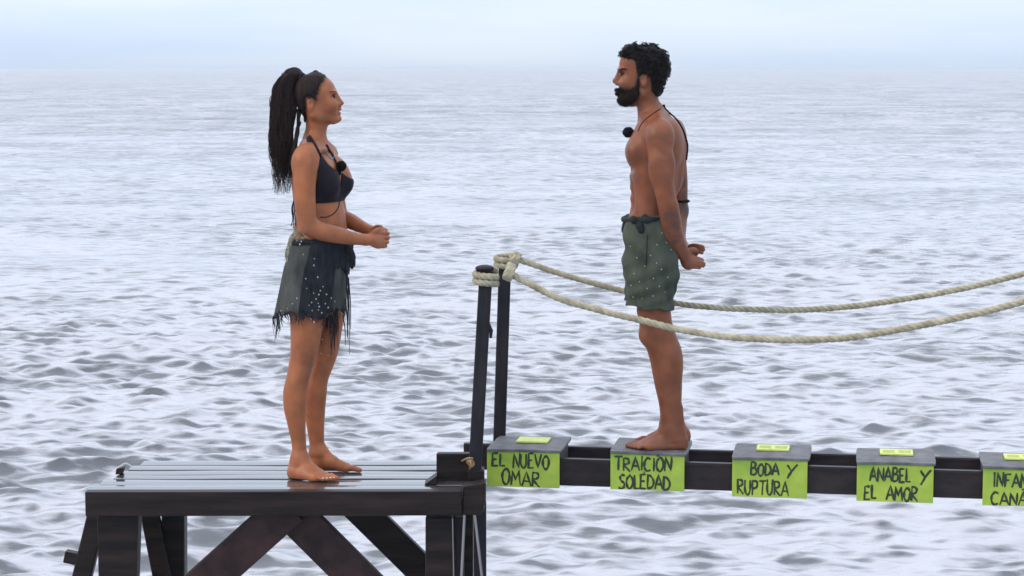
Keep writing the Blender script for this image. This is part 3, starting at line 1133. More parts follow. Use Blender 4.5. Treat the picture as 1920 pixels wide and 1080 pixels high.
def surface_nets(D, lo, h):
    S = D < 0
    nx, ny, nz = D.shape
    cnt = np.zeros((nx - 1, ny - 1, nz - 1), dtype=np.uint8)
    for a in (0, 1):
        for b in (0, 1):
            for c in (0, 1):
                cnt += S[a:nx - 1 + a, b:ny - 1 + b, c:nz - 1 + c]
    act = (cnt > 0) & (cnt < 8)
    I, J, K = np.nonzero(act)
    idx = np.full(act.shape, -1, dtype=np.int64)
    idx[I, J, K] = np.arange(len(I))
    cor = [(a, b, c) for a in (0, 1) for b in (0, 1) for c in (0, 1)]
    val = {q: D[I + q[0], J + q[1], K + q[2]].astype(np.float64) for q in cor}
    acc = np.zeros((len(I), 3))
    num = np.zeros(len(I))
    for p in cor:
        for axis in range(3):
            if p[axis] == 0:
                q = list(p)
                q[axis] = 1
                q = tuple(q)
                d0, d1 = val[p], val[q]
                m = (d0 < 0) != (d1 < 0)
                t = np.where(m, d0 / np.where(m, d0 - d1, 1), 0)
                pt = np.tile(np.array(p, float), (len(I), 1))
                pt[:, axis] = t
                acc += pt * m[:, None]
                num += m
    V = np.stack([I, J, K], 1) + acc / num[:, None]
    V = lo + V * h
    F = []
    for axis in range(3):
        A = S
        sl0 = [slice(None)] * 3
        sl1 = [slice(None)] * 3
        sl0[axis] = slice(0, -1)
        sl1[axis] = slice(1, None)
        ch = A[tuple(sl0)] != A[tuple(sl1)]
        u, v = (axis + 1) % 3, (axis + 2) % 3
        E = np.stack(np.nonzero(ch), 1)
        ok = (E[:, u] > 0) & (E[:, v] > 0) & (E[:, u] < D.shape[u] - 1) & (E[:, v] < D.shape[v] - 1)
        E = E[ok]
        ins = A[E[:, 0], E[:, 1], E[:, 2]]
        q = []
        for du, dv in ((1, 1), (0, 1), (0, 0), (1, 0)):
            C = E.copy()
            C[:, u] -= du
            C[:, v] -= dv
            q.append(idx[C[:, 0], C[:, 1], C[:, 2]])
        q = np.stack(q, 1)
        q[~ins] = q[~ins][:, ::-1]
        F.append(q)
    return V, np.concatenate(F)


def poly_sd(poly, x, y):
    """signed distance to a polygon, negative inside"""
    P = np.asarray(poly, float)
    d = np.full(np.broadcast(x, y).shape, 1e9)
    ins = np.zeros(d.shape, bool)
    for i in range(len(P)):
        a, b = P[i], P[(i + 1) % len(P)]
        e = b - a
        t = np.clip(((x - a[0]) * e[0] + (y - a[1]) * e[1]) / (e.dot(e) + 1e-12), 0, 1)
        d = np.minimum(d, (x - a[0] - t * e[0]) ** 2 + (y - a[1] - t * e[1]) ** 2)
        c = ((a[1] > y) != (b[1] > y)) & (x < (b[0] - a[0]) * (y - a[1]) / (b[1] - a[1] + 1e-12) + a[0])
        ins ^= c
    d = np.sqrt(d)
    return np.where(ins, -d, d)


def side_mask(F, poly_px, Yfig, s=None):
    """distance to an outline given in photo pixels at the figure's own plane, run through the body's whole breadth"""
    P = np.array([at(x, y, Yfig)[[0, 2]] for x, y in poly_px])
    x, z = F.ax[0][:, None], F.ax[2][None, :]
    return poly_sd(P, x, z).astype(np.float32)[:, None, :]


def surf_tube(mb, F_, pts, r, Yfig, n=6, out=.0015, far=False, seg=None):
    q = [F_.hit(a, b, Yfig, out, far=far) for a, b in spline(pts, seg or 6 * len(pts))]
    q = [p for p in q if p is not None]
    if len(q) > 2:
        mb.tube(q, r, n)


def px_rows(rows, Yp, dy=0.0):
    """photo outline rows (py, xl, xr, half breadth [, dy]) -> loft rows at plane Yp+dy"""
    out = []
    for r in rows:
        d = dy + (r[4] if len(r) > 4 else 0)
        a, b = at(r[1], r[0], Yp + d), at(r[2], r[0], Yp + d)
        out.append((a[2], (a[0] + b[0]) / 2, (b[0] - a[0]) / 2, Yp + d, r[3]))
    return out


def px_chain(rows, Yp):
    """rows (px, py, dy, r)"""
    return [(*at(x, y, Yp + d), r) for x, y, d, r in rows]


def foot(F, heel, toe, ankle, side, s=1.0, z0=0.0, ankle_r=0.034):
    """heel and toe: points on the floor; side: unit vector to the little toe"""
    heel, toe, ankle, side = (np.asarray(a, float) for a in (heel, toe, ankle, side))
    d = toe - heel
    L = np.linalg.norm(d)
    d /= L
    up = np.array((0, 0, 1.0))

    def q(f, o, h):
        return heel + d * L * f + side * o * s + up * h * s
    F.ell(q(.12, 0, .026), (L * .13, .031 * s, .036 * s), 0.02, rot=[d, side, up])
    F.cone(ankle, q(.16, 0, .035), ankle_r, .031 * s, 0.03)
    F.cone(ankle + up * .0 + d * .012, q(.42, -.008, .043), ankle_r * .85, .026 * s, 0.03)
    F.cone(q(.40, -.010, .040), q(.70, -.018, .018), .028 * s, .020 * s, 0.02)
    F.cone(q(.38, .010, .030), q(.64, .026, .013), .026 * s, .016 * s, 0.02)
    F.cone(q(.12, .008, .018), q(.62, .028, .012), .026 * s, .016 * s, 0.02)
    F.cone(q(.60, 0, .018), q(.70, .006, .015), .022 * s, .018 * s, 0.02)
    for j in range(5):
        o = (-.026, -.008, .006, .019, .031)[j]
        l = (1.0, .985, .95, .905, .85)[j]
        r = (.0125, .0092, .0085, .008, .0075)[j]
        F.cone(q(.70 - .02 * j, o * .95, .015), q((l + .70) / 2, o, .018 - .001 * j), r * 1.1 * s, r * s, 0.007)
        F.cone(q((l + .70) / 2, o, .018 - .001 * j), q(l - .035, o, .0095), r * s, r * .92 * s, 0.004)


def finger(F, pts, r0, r1, k=0.006):
    P = spline(pts, 4 * len(pts))
    rows = [(*p, r0 + (r1 - r0) * i / (len(P) - 1)) for i, p in enumerate(P)]
    F.chain(rows, k, n=len(rows))


def tinter(base, spots, roots=(), Yfig=0.0):
    """natural colour differences of the skin: lips, nipples, knees, ink. spots: (centre, radii, colour, strength, sharp)"""
    def f(V):
        C = np.tile(np.asarray(base, np.float32), (len(V), 1))
        for c, r, colr, st, sharp in spots:
            q = np.sqrt((((V - np.asarray(c)) / np.asarray(r)) ** 2).sum(1))
            w = st * np.clip((1.25 - q) / sharp, 0, 1)[:, None]
            C = C * (1 - w) + np.asarray(colr) * w
        for poly, colr, st, soft in roots:
            P = np.array([at(a, b, Yfig)[[0, 2]] for a, b in poly])
            near_ = V[:, 2] > P[:, 1].min() - .03
            sd = np.full(len(V), 1.0)
            sd[near_] = poly_sd(P, V[near_, 0], V[near_, 2])
            w = st * np.clip(.5 - sd / soft, 0, 1)[:, None]
            C = C * (1 - w) + np.asarray(colr) * w
        return C
    return f


def finish(obj):
    return obj


# ================================================================== the woman
YW = 8.87
WP = lambda x, y, d=0.0: at(x, y, YW + d)
lo = WP(500, 900, -.32)
hi = WP(740, 125, .30)
F = Field((lo[0], YW - .30, -0.01), (hi[0], YW + .29, hi[2] + .01), 0.0034)
TH = math.radians(-20)
fw = np.array((math.cos(TH), math.sin(TH), 0))
lf = np.array((-math.sin(TH), math.cos(TH), 0))
# torso
F.loft(px_rows([(274, 566, 612, .10), (288, 555, 624, .148), (305, 551, 634, .150), (325, 550, 639, .146), (350, 551, 641, .138), (375, 553, 640, .128),
                (400, 556, 645, .122), (425, 554, 648, .130), (450, 548, 650, .150), (480, 543, 650, .165), (520, 540, 648, .172), (560, 541, 645, .168), (580, 548, 640, .150)], YW), TH, 0.01, 0.03, 2.25)
cb = WP(606, 340)
for sgn in (-1, 1):
    c = cb + lf * sgn * .070 + fw * .046
    F.ell(c + np.array((0, 0, -.008)), (.050, .056, .055), .03, rot=[fw, lf, (0, 0, 1)])
    F.ell(c + np.array((0, 0, .03)) - fw * .01, (.040, .05, .06), .035, rot=[fw, lf, (0, 0, 1)])
# neck, trapezius, collar
F.loft(px_rows([(205, 571, 622, .054), (225, 573, 617, .050), (242, 573, 613, .048), (258, 571, 609, .050), (276, 562, 612, .062)], YW), 0, 0.03, .02)
F.chain(px_chain([(588, 262, .0, .036), (582, 275, -.07, .036), (576, 284, -.13, .034)], YW), .03)
F.chain(px_chain([(592, 262, .0, .036), (604, 275, .07, .036), (616, 284, .13, .034)], YW), .03)
F.chain(px_chain([(612, 279, -.02, .012), (604, 281, -.08, .012), (590, 282, -.14, .014)], YW), .02)
# head
F.loft(px_rows([(138.2, 583, 600, .022), (141, 573, 608, .042), (148, 564, 617, .058), (157, 558, 625, .068), (168, 555, 629, .074), (178, 555, 629, .075), (190, 557, 630, .072),
                (200, 561, 632, .066), (209, 566, 634, .060), (218, 575, 634, .051), (225, 590, 633, .040), (229, 602, 629, .028)], YW), 0, .012, .007, 2.2)
hd = lambda x, y, d=0.0: WP(x, y, d)
F.cone(hd(626, 171), hd(639, 191.5), .009, .0085, .014)
F.cone(hd(627, 178), hd(632, 194), .011, .014, .010)                       # nose
F.ell(hd(640.5, 193.5), (.0098, .0095, .0085), .007)
for s in (-1, 1):
    F.ell(hd(635, 196, .011 * s), (.009, .006, .0065), .006)
    F.ell(hd(621, 197, .042 * s), (.024, .022, .024), .035)                    # cheeks
    F.ell(hd(629, 181, .034 * s), (.009, .014, .0075), .009, cut=True)         # eye sockets
    F.ell(hd(626, 172.5, .03 * s), (.012, .026, .007), .012)                     # brow
    F.ell(hd(582, 196, .071 * s), (.015, .009, .026), .006)                     # ears
    F.ell(hd(583.5, 193, .0795 * s), (.008, .006, .014), .005, cut=True)
    F.cone(hd(588, 216, .055 * s), hd(626, 226, .015 * s), .016, .014, .025)   # jaw
F.cone(hd(636, 197), hd(635.5, 204), .008, .009, .008)
F.ell(hd(637.0, 204.8), (.0075, .021, .0058), .006)                               # lips
F.ell(hd(635.8, 212.2), (.0078, .019, .0062), .007)
F.ell(hd(639, 208.6), (.008, .016, .0013), .003, cut=True)
F.ell(hd(633.5, 222.5), (.0155, .018, .013), .014)                                   # chin
torso = F.copy()
# legs
near = [(545, 540, 618, .085), (575, 541, 614, .083), (600, 544, 609, .080), (640, 545, 600, .072), (665, 544, 594, .064), (685, 541, 588, .058), (702, 538, 583, .055),
        (718, 534, 579, .054), (735, 531, 577, .054), (765, 532, 574, .051), (800, 540, 573, .042), (830, 546.5, 574, .035), (850, 548, 575, .034), (866, 547, 577, .034)]
F.loft(px_rows([(y, a, b, w, 0.0002 * (560 - y) * .28) for y, a, b, w in near], YW, -.082), 0, 0.015, .02)
farl = [(545, 592, 651, .085), (575, 590, 648, .083), (600, 590, 644.5, .079), (640, 588, 638, .07), (665, 585, 633, .062), (685, 581, 626, .057), (705, 576, 618, .054),
        (720, 573, 614, .053), (735, 571, 613, .053), (765, 570, 610, .050), (800, 575, 608, .041), (830, 580, 608, .034), (848, 582, 610, .033)]
F.loft(px_rows([(y, a, b, w, -0.0001 * (y - 560)) for y, a, b, w in farl], YW, .082), 0, 0.015, .02)
fy = -.098
heel = WP(544, 888, fy)
heel = np.array((heel[0], YW + fy, 0.0))
dirn = np.array((.80, -.42, 0)) / np.linalg.norm((.80, -.42, 0))
foot(F, heel, heel + dirn * .222, WP(561, 864, -.10), np.array((dirn[1], -dirn[0], 0)), .95, 0, .034)
heel = WP(582, 872, .05)
heel = np.array((heel[0], YW + .052, 0.0))
dirn = np.array((.985, -.10, 0))
foot(F, heel, heel + dirn * .226, WP(596, 850, .055), np.array((-dirn[1], dirn[0], 0)), .95, 0, .033)
# near arm
F.chain(px_chain([(577, 290, -.150, .047), (572, 312, -.172, .048), (571, 345, -.182, .046), (572, 380, -.188, .043), (575, 408, -.186, .039), (581, 425, -.178, .036)], YW), .022)
F.ell(WP(571, 303, -.170), (.050, .042, .060), .03)
F.chain(px_chain([(580, 425, -.178, .036), (600, 433, -.166, .0385), (630, 440, -.142, .035), (662, 447, -.113, .027), (686, 450, -.092, .0225)], YW), .015)
# far arm
F.chain(px_chain([(612, 292, .150, .045), (622, 330, .180, .044), (630, 380, .186, .040), (637, 408, .172, .036)], YW), .022)
F.chain(px_chain([(637, 408, .172, .036), (655, 414, .135, .034), (675, 424, .085, .028), (692, 432, .04, .022)], YW), .015)
# hands: the right hand below, its fingers closed round the left
H = lambda x, y, d: WP(x, y, d)
F.cone(H(686, 450, -.092), H(698, 449, -.080), .0215, .024, .012)
F.ell(H(704, 449, -.070), (.034, .019, .033), .012)
F.ell(H(710, 453, -.066), (.026, .018, .030), .012)
for j, (ky, ln) in enumerate(((437, 1.0), (445, 1.06), (453, 1.0), (460.5, .84))):
    x0 = 717 - (0, 0, 1.0, 3)[j]
    finger(F, [H(x0 - 6, ky, -.074), H(x0 + 2, ky - .5, -.070), H(x0 + 10 * ln, ky + .5, -.052), H(x0 + 9 * ln, ky + 1.5, -.026), H(x0 - 2, ky + 2, -.014)], .0090, .0072, .0022)
finger(F, [H(697, 440, -.082), H(704, 433, -.082), H(712, 430.5, -.070), H(719, 431, -.058)], .0115, .0085, .008)
F.cone(H(692, 432, .04), H(701, 437, .022), .0215, .024, .012)
F.ell(H(706, 441, .008), (.032, .020, .033), .012)
for j, (ky, ln) in enumerate(((429, 1.0), (434, 1.05), (440, .95))):
    finger(F, [H(706, ky + 1, .016), H(714, ky, .004), H(722 * 1 - j * 1.0, ky + 1, -.018), H(724 - j, ky + 3, -.043)], .0088, .0070, .0022)
finger(F, [H(700, 430, .012), H(707, 425.5, -.012), H(714, 425.5, -.034)], .011, .0085, .008)
# flat soles
F.D[:] = np.maximum(F.D, (-(F.ax[2] - 0.0015))[None, None, :])
SK_W = (0.285, 0.097, 0.040)
RED = (0.30, 0.105, 0.075)
spots = [(hd(638, 204.5), (.010, .022, .0065), (.24, .07, .05), .7, .5), (hd(637, 212.8), (.010, .020, .007), (.26, .075, .055), .7, .5),
         (hd(625, 198, -.06), (.03, .03, .022), (.27, .085, .045), .5, .9), (WP(580, 686, -.1), (.05, .06, .06), (.18, .072, .042), .5, .9),
         (WP(612, 690, .08), (.05, .06, .06), (.18, .072, .042), .5, .9), (WP(580, 885, -.1), (.12, .09, .035), (.31, .13, .08), .6, .9),
         (WP(716, 448, -.06), (.035, .05, .05), (.30, .12, .075), .6, .9), (WP(574, 425, -.21), (.035, .035, .04), (.25, .10, .06), .5, .9)]
cap_poly = [(616, 138), (610, 150), (603, 164), (598, 178), (597, 190), (594, 193), (591, 186), (582, 182), (575, 186), (574, 205), (577, 226), (571, 238), (540, 240), (540, 118), (616, 118)]
woman = empty("person", (WP(585, 880)[0], YW, 0))
tag(woman, "woman with long dark ponytail, dark bikini top and fringed grey skirt, hands clasped", "person", "people facing each other")
body_w = link("body", F.mesh("woman_body", tinter(SK_W, spots, [(cap_poly, (.012, .008, .008), .95, .026)], YW)), M["skin"], woman)

# --- face details
m = MB()
for s in (-1, 1):
    p = hd(626.4, 180.8, .0325 * s)
    m = MB()
    m.ball(p, (.0085, .011, .0062), 12, 8)
    m.build("eye", M["eye"], woman, smooth=True)
for s in (-1, 1):
    m = MB()
    q = [torso.hit(x, y, YW + (.0), .001, far=(s > 0)) for x, y in ((618, 173.5), (623, 170.8), (628, 171.8), (630, 173.5))]
    q = [p for p in q if p is not None]
    if len(q) > 2:
        m.tube(spline(q, 9), [.0009, .0014, .0018, .002, .002, .0018, .0014, .001, .0008], 6)
    q = [torso.hit(x, y, YW, .001, far=(s > 0)) for x, y in ((620, 181.5), (624, 179), (628.5, 179.5))]
    q = [p for p in q if p is not None]
    if len(q) > 2:
        m.tube(spline(q, 7), .0016, 6)
    m.build("eyebrow", M["hair"], woman, smooth=True)

# --- hair: cap on the skull, ponytail of many strands
HF = Field(WP(545, 245, -.12), WP(640, 122, .12) + np.array((.02, .24, 0)), 0.0028)
x, y, z = np.meshgrid(*HF.ax, indexing='ij')
HF.D = torso.sample(np.stack([x, y, z], -1)).astype(np.float32) - 0.0085
HF.D = smax(HF.D, side_mask(HF, cap_poly, YW) + .004, .016)
HF.D += (0.0005 * np.sin(900 * (z - 0.5 * x) + 3 * np.sin(50 * x + 30 * y))).astype(np.float32)
hair = link("hair", HF.mesh("woman_hair"), M["hair"], woman)
# ponytail core
PF = Field(WP(495, 370, -.13), WP(585, 122, .1) + np.array((.02, .2, 0)), 0.0036)
pt = [(563, 148, 0, .026), (553, 140, 0, .030), (543, 144, 0, .034), (535, 160, -.005, .039), (531, 190, -.015, .043), (530, 225, -.03, .044), (531, 260, -.045, .040), (533, 295, -.055, .031), (534, 322, -.06, .018)]
PF.chain([(a, b, c, r * .88) for a, b, c, r in px_chain(pt, YW)], .01, n=60)
x, y, z = np.meshgrid(*PF.ax, indexing='ij')
an = np.arctan2(y - YW + .03, x - WP(531, 200)[0])
PF.D += (0.0035 * np.sin(11 * an + 18 * z) + 0.002 * np.sin(27 * an - 31 * z)).astype(np.float32)
link("ponytail", PF.mesh("ponytail"), M["hair"], woman)
m = MB()
g = random.Random(11)
axis = spline(px_chain([(563, 148, 0, .024), (553, 139, 0, .03), (543, 143, 0, .036), (535, 160, -.005, .041), (531, 190, -.015, .046), (529, 225, -.03, .048), (529, 260, -.045, .047), (530, 295, -.055, .043), (530, 325, -.06, .036), (531, 366, -.062, .028)], YW), 40)
for k in range(800):
    if k % 9 == 0:                                   # a lock of hairs that wave together
        la, lr = g.uniform(0, 6.283), math.sqrt(g.uniform(.3, 1.0)) * 1.02
        w1, w2, f1, la_ = g.uniform(0, 6.28), g.uniform(0, 6.28), g.uniform(.8, 1.2), g.uniform(.5, 1.4)
    a = la + g.gauss(0, .45)
    rr = lr * g.uniform(.85, 1.08)
    end = g.uniform(.70, 1.0) if k % 3 else g.uniform(.55, .85)
    n = 20
    P, R = [], []
    for i in range(n + 1):
        t = i / n * end
        q = axis[min(39, int(t * 39))] * (1 - (t * 39) % 1) + axis[min(39, int(t * 39) + 1)] * ((t * 39) % 1)
        wav = la_ * (.003 + .013 * t) * min(1, t * 3) * math.sin(17 * t * f1 + w1) + .002 * math.sin(40 * t + k)
        P.append(q[:3] + np.array((math.cos(a) * rr * q[3] * 1.0 + wav + .010 * max(0, t - .7) * g.uniform(-1, 1), math.sin(a) * rr * q[3] + .012 * t * math.sin(15 * t * f1 + w2), .4 * math.cos(a) * rr * q[3] * max(0, 1 - t * 6))))
        R.append(.0019 * (1 - .72 * (i / n) ** 2))
    m.tube(P, R, 4)
# a few strands over the shoulder and in the neck
for k in range(26):
    s0 = (561 + g.uniform(-4, 4), 205 + g.uniform(-10, 30))
    P = spline([WP(s0[0], s0[1], g.uniform(-.03, .0)), WP(556 + g.uniform(-4, 5), 250, -.07), WP(550 + g.uniform(-3, 6), 280 + g.uniform(-5, 10), -.13), WP(544 + g.uniform(-4, 6), 310 + g.uniform(0, 25), -.15)], 14)
    m.tube(P, [.0022 - .0012 * i / 13 for i in range(14)], 4)
tag(m.build("hair_strand", M["hair"], woman, smooth=True), kind="stuff")
m = MB()
for k in range(190):                                 # combed hairs from the hairline to the ponytail
    t = g.random()
    hl_ = [(613, 139), (609, 150), (603, 162), (598, 176), (595, 190), (584, 182), (577, 190), (575, 208), (574, 226)]
    i = int(t * 7.999)
    f = t * 7.999 - i
    a = (hl_[i][0] + (hl_[i + 1][0] - hl_[i][0]) * f + g.uniform(-3.0, 1.2), hl_[i][1] + (hl_[i + 1][1] - hl_[i][1]) * f)
    b = (562 + g.uniform(-1, 3), 148 + g.uniform(-5, 9))
    mid = ((a[0] + b[0]) / 2 + g.uniform(-1, 1), (a[1] + b[1]) / 2 - 3 + g.uniform(-1.5, 1.5))
    surf_tube(m, torso if k % 2 else HF, [a, mid, b], .0011, YW, n=4, out=.0004, far=bool(k % 3 == 0), seg=12)
tag(m.build("hair_strand", M["hair"], woman, smooth=True), kind="stuff")
m = MB()
coil_c = WP(561, 148)
m.tube([coil_c + np.array((.006 * math.sin(t * .5), .028 * math.cos(t), .030 * math.sin(t))) for t in np.linspace(0, 6.283, 20)], .006, 6, caps=False)
m.build("hair_tie", M["bikini"], woman, smooth=True)

# --- bikini top: follows the torso
BF = Field(WP(560, 390, -.22), WP(670, 245, .22), 0.0030)
BF = Field((WP(560, 390, -.22)[0], YW - .22, WP(560, 390)[2]), (WP(672, 390)[0], YW + .22, WP(560, 248)[2]), 0.0030)
x, y, z = np.meshgrid(*BF.ax, indexing='ij')
BF.D = torso.sample(np.stack([x, y, z], -1)).astype(np.float32) - 0.0055
bk = [(576, 256), (582, 254), (594, 272), (607, 290), (620, 306), (634, 318), (652, 332), (668, 342), (668, 356), (655, 372), (643, 377), (596, 378), (596, 352), (601, 330), (601, 312), (594, 292), (585, 272)]
msk = side_mask(BF, bk, YW)
BF.D = smax(BF.D, msk, .004)
# a bare strip between the cups
uu = (x - cb[0]) * lf[0] + (y - YW) * lf[1]
gap = (0.030 - 0.20 * np.clip(z - WP(600, 366)[2], -.02, .1)).astype(np.float32) * -1
neckline = np.clip((z - WP(600, 352)[2]) * 0.34, 0, .030)
BF.D = smax(BF.D, (neckline - np.abs(uu)).astype(np.float32), .004)
link("bikini_top", BF.mesh("bikini"), M["bikini"], woman)


m = MB()
surf_tube(m, torso, [(637, 376), (634, 390), (625, 401), (612, 407), (600, 407)], .0022, YW)
surf_tube(m, torso, [(596, 373), (580, 374), (562, 374), (552, 374)], .0042, YW)
m.tube(spline([WP(578, 256, -.03), WP(572, 254, .0), WP(576, 256, .04), WP(590, 266, .09), WP(612, 280, .085)], 16), .0038, 6)
surf_tube(m, F, [(610, 314), (605, 303), (598, 287), (590, 271), (580, 256)], .0075, YW, out=.0)
surf_tube(m, torso, [(612, 272), (619, 284), (627, 299), (633, 312), (637, 322)], .0058, YW)
# loose ends of the back tie
for dx, e in ((0, 0), (2.5, 9), (-2, -4)):
    m.tube(spline([WP(553 + dx, 374, -.06), WP(549 + dx, 392, -.075), WP(551 + dx, 410, -.08), WP(550 + dx * 2, 428 + e, -.085)], 10), .0022, 5)
m.tube(spline([WP(553, 378, -.06), WP(547, 388, -.075), WP(549, 402, -.075), WP(555, 392, -.07)], 12), .002, 5)
tag(m.build("bikini_string", M["bikini"], woman, smooth=True), kind="stuff")
m = MB()
surf_tube(m, torso, [(607, 278), (614, 288), (621, 297), (627, 293), (626, 283)], .0018, YW, out=.003)
m.build("necklace", M["steel"], woman, smooth=True)

# --- skirt
srow = [(446, 549, 657, .172), (460, 546, 659, .178), (480, 541, 657, .186), (500, 535, 653, .190), (530, 529, 650.5, .194), (560, 523, 649, .196), (590, 517, 648, .198), (625, 515, 648, .198)]
SR = px_rows(srow, YW)
SZ = np.array([r[0] for r in SR])[::-1]


def skirt_ring(z, ph, lift=0.0):
    cx, w, cy, b = (np.interp(z, SZ, np.array([r[j] for r in SR])[::-1]) for j in (1, 2, 3, 4))
    t = np.clip((SZ[-1] - z) / .30, 0, 1)
    fold = 1 + t * (.022 * np.sin(7 * ph + 1.0) + .014 * np.sin(12 * ph + 2.2 + 3 * t) + .008 * np.sin(23 * ph))
    a = np.sqrt(np.maximum(w ** 2 - (b * math.sin(TH)) ** 2, .01 ** 2)) / math.cos(TH)
    u, v = np.cos(ph) * (a * fold + lift), np.sin(ph) * (b * fold + lift)
    return np.stack([cx + u * math.cos(TH) - v * math.sin(TH), cy + u * math.sin(TH) + v * math.cos(TH), z + 0 * ph], -1)


def skirt_sheet(name, mat, ph0, ph1, n, ztop, hem, lift, th=.003, parent=woman, rows=26):
    ph = np.linspace(ph0, ph1, n)
    hz = np.array([hem(p, i) for i, p in enumerate(ph)])
    V = []
    for l in (lift, lift - th):
        for r in range(rows + 1):
            V.append(skirt_ring(ztop + (hz - ztop) * r / rows, ph, l))
    V = np.array(V).reshape(-1, 3)
    idx = np.arange(2 * (rows + 1) * n).reshape(2, rows + 1, n)
    F_ = []
    o, i_ = idx
    F_.append(np.stack([o[:-1, :-1], o[1:, :-1], o[1:, 1:], o[:-1, 1:]], -1).reshape(-1, 4))
    F_.append(np.stack([i_[:-1, :-1], i_[:-1, 1:], i_[1:, 1:], i_[1:, :-1]], -1).reshape(-1, 4))
    F_.append(np.stack([o[-1, :-1], i_[-1, :-1], i_[-1, 1:], o[-1, 1:]], -1))
    F_.append(np.stack([o[0, :-1], o[0, 1:], i_[0, 1:], i_[0, :-1]], -1))
    F_.append(np.stack([o[:-1, 0], i_[:-1, 0], i_[1:, 0], o[1:, 0]], -1))
    F_.append(np.stack([o[:-1, -1], o[1:, -1], i_[1:, -1], i_[:-1, -1]], -1))
    return link(name, raw_mesh(name, V, np.concatenate(F_)), mat, parent)


zpx = lambda y: WP(590, y)[2]
g = random.Random(5)
jag = [g.uniform(-1, 1) for _ in range(400)]
# ph: 0 = her front, -90 = her right (towards the camera), 180 = her back


def hem_main(p, i):
    d = math.degrees(p)
    base = 580
    if d < -125 or d > 130: base = 590
    return zpx(base + 5 * math.sin(9 * p) + 4 * jag[i % 400])


sk = skirt_sheet("skirt", M["skirt"], -math.pi, math.pi, 300, zpx(444), hem_main, 0.0)


def hem_net(p, i):
    d = math.degrees(p)
    return zpx(583 + 7 * math.sin(7 * p + 1) + 7 * jag[(i * 2) % 400])


skirt_sheet("net_overlay", M["net"], math.radians(-76), math.radians(-21), 120, zpx(446), hem_net, .006, parent=sk)
skirt_sheet("net_overlay", M["net"], math.radians(-24), math.radians(48), 80, zpx(446), lambda p, i: zpx(506 + 9 * math.sin(5 * p) + 4 * jag[i]), .0065, parent=sk)
m = MB()                                             # rolled waistband
P = skirt_ring(np.full(60, zpx(449)), np.linspace(-math.pi, math.pi, 60), .002)
m.tube(P + np.array((0, 0, 1)) * 0.004 * np.sin(np.linspace(0, 25, 60))[:, None], .010, 8, caps=False)
m.build("waistband", M["net"], sk, smooth=True)
m = MB()                                             # fringe strips


def strip(p, z0, ln, wd, sway, lift=.001):
    a = skirt_ring(np.array([z0]), np.array([p]), lift)[0]
    pts, R = [], []
    for i in range(7):
        t = i / 6
        pts.append(a + np.array((sway * t * t + .004 * math.sin(5 * t + p * 9), .003 * math.sin(4 * t + p * 7), -ln * t)))
        R.append(wd * (1 - .75 * t ** 1.5) * (1 + .2 * math.sin(9 * t + 11 * p)))
    m.tube(pts, R, 5, flat=((math.cos(p + TH), math.sin(p + TH), 0), .35))


for k in range(34):                                  # back corner, hanging long
    p = math.radians(g.uniform(-178, -120))
    back = (abs(math.degrees(p)) - 120) / 58
    strip(p, zpx(586 + g.uniform(-6, 4)), g.uniform(.03, .075) + .06 * math.exp(-((back - .72) / .25) ** 2), g.uniform(.002, .0048), g.uniform(-.006, .012))
for k in range(30):
    p = math.radians(g.uniform(-120, -35))
    strip(p, zpx(580 + g.uniform(-6, 6)), g.uniform(.015, .05), g.uniform(.0016, .004), g.uniform(-.006, .006), .006)
for k in range(16):                                  # front strings
    p = math.radians(g.uniform(-30, 25))
    strip(p, zpx(575), g.uniform(.03, .10), g.uniform(.0016, .003), g.uniform(-.004, .006), .004)
for k in range(22):                                  # net hanging loose in front of the far thigh
    xx = g.uniform(611, 634)
    y1 = g.uniform(612, 668) - abs(xx - 622) * 1.2
    P = spline([WP(xx - 1, 578, -.055), WP(xx + g.uniform(-1, 2), (578 + y1) / 2, -.045), WP(xx + g.uniform(-2, 2), y1, -.03)], 8)
    w = g.uniform(.0015, .0042)
    m.tube(P, [w * (1 - .55 * i / 7) for i in range(8)], 5)
for xx, y0, y1, w in ((655, 505, 664, .0026), (652, 500, 640, .003), (657, 520, 618, .0034), (647, 590, 648, .003), (651, 560, 632, .004), (654, 540, 610, .004)):
    P = spline([WP(xx - 4, y0, -.06), WP(xx, (y0 + y1) / 2, -.065), WP(xx + .5, y1, -.06)], 10)
    m.tube(P, [w * (1 - .6 * i / 9) for i in range(10)], 5)
tag(m.build("fringe", M["net"], sk, smooth=True), kind="stuff")
m = MB()                                             # tie knot at the front and its tails
for (x0, y0, x1, y1, r) in ((652, 462, 664, 488, .011), (656, 470, 663, 500, .010), (648, 462, 657, 478, .014), (655, 486, 660, 504, .008)):
    m.tube(spline([WP(x0, y0, -.055), WP((x0 + x1) / 2 + 2, (y0 + y1) / 2, -.07), WP(x1, y1, -.065)], 8), [r * f for f in (.7, .9, 1.1, 1.1, 1, 1, .9, .6)], 8)
m.build("front_knot", M["net"], sk, smooth=True)
m = MB()                                             # beads sewn to the net and on the fringe
g = random.Random(21)
beads = [(591, 478), (590, 490), (597, 512), (575, 514), (589, 541), (599, 544), (612, 545), (601, 537), (559, 550), (550, 560), (540, 569), (528, 574), (586, 558), (598, 560), (600, 566), (598, 572),
         (587, 573), (585, 588), (590, 594), (620, 553), (604, 578), (610, 562), (577, 532), (606, 530), (594, 552), (581, 563), (615, 570), (626, 560), (570, 470), (566, 447), (557, 446), (563, 452)]
for (bx_, by_) in beads:
    best = None
    ph = np.linspace(-math.pi, 0, 200)
    R = skirt_ring(np.full(200, zpx(by_)), ph, .0085)
    i = int(np.argmin(np.abs(R[:, 0] - WP(bx_, by_, -.15)[0]) + (R[:, 1] > YW) * 9))
    r = g.uniform(.0017, .0032)
    m.ball(R[i] + np.array((0, -.001, 0)), (r, r, r * 1.35), 7, 5)
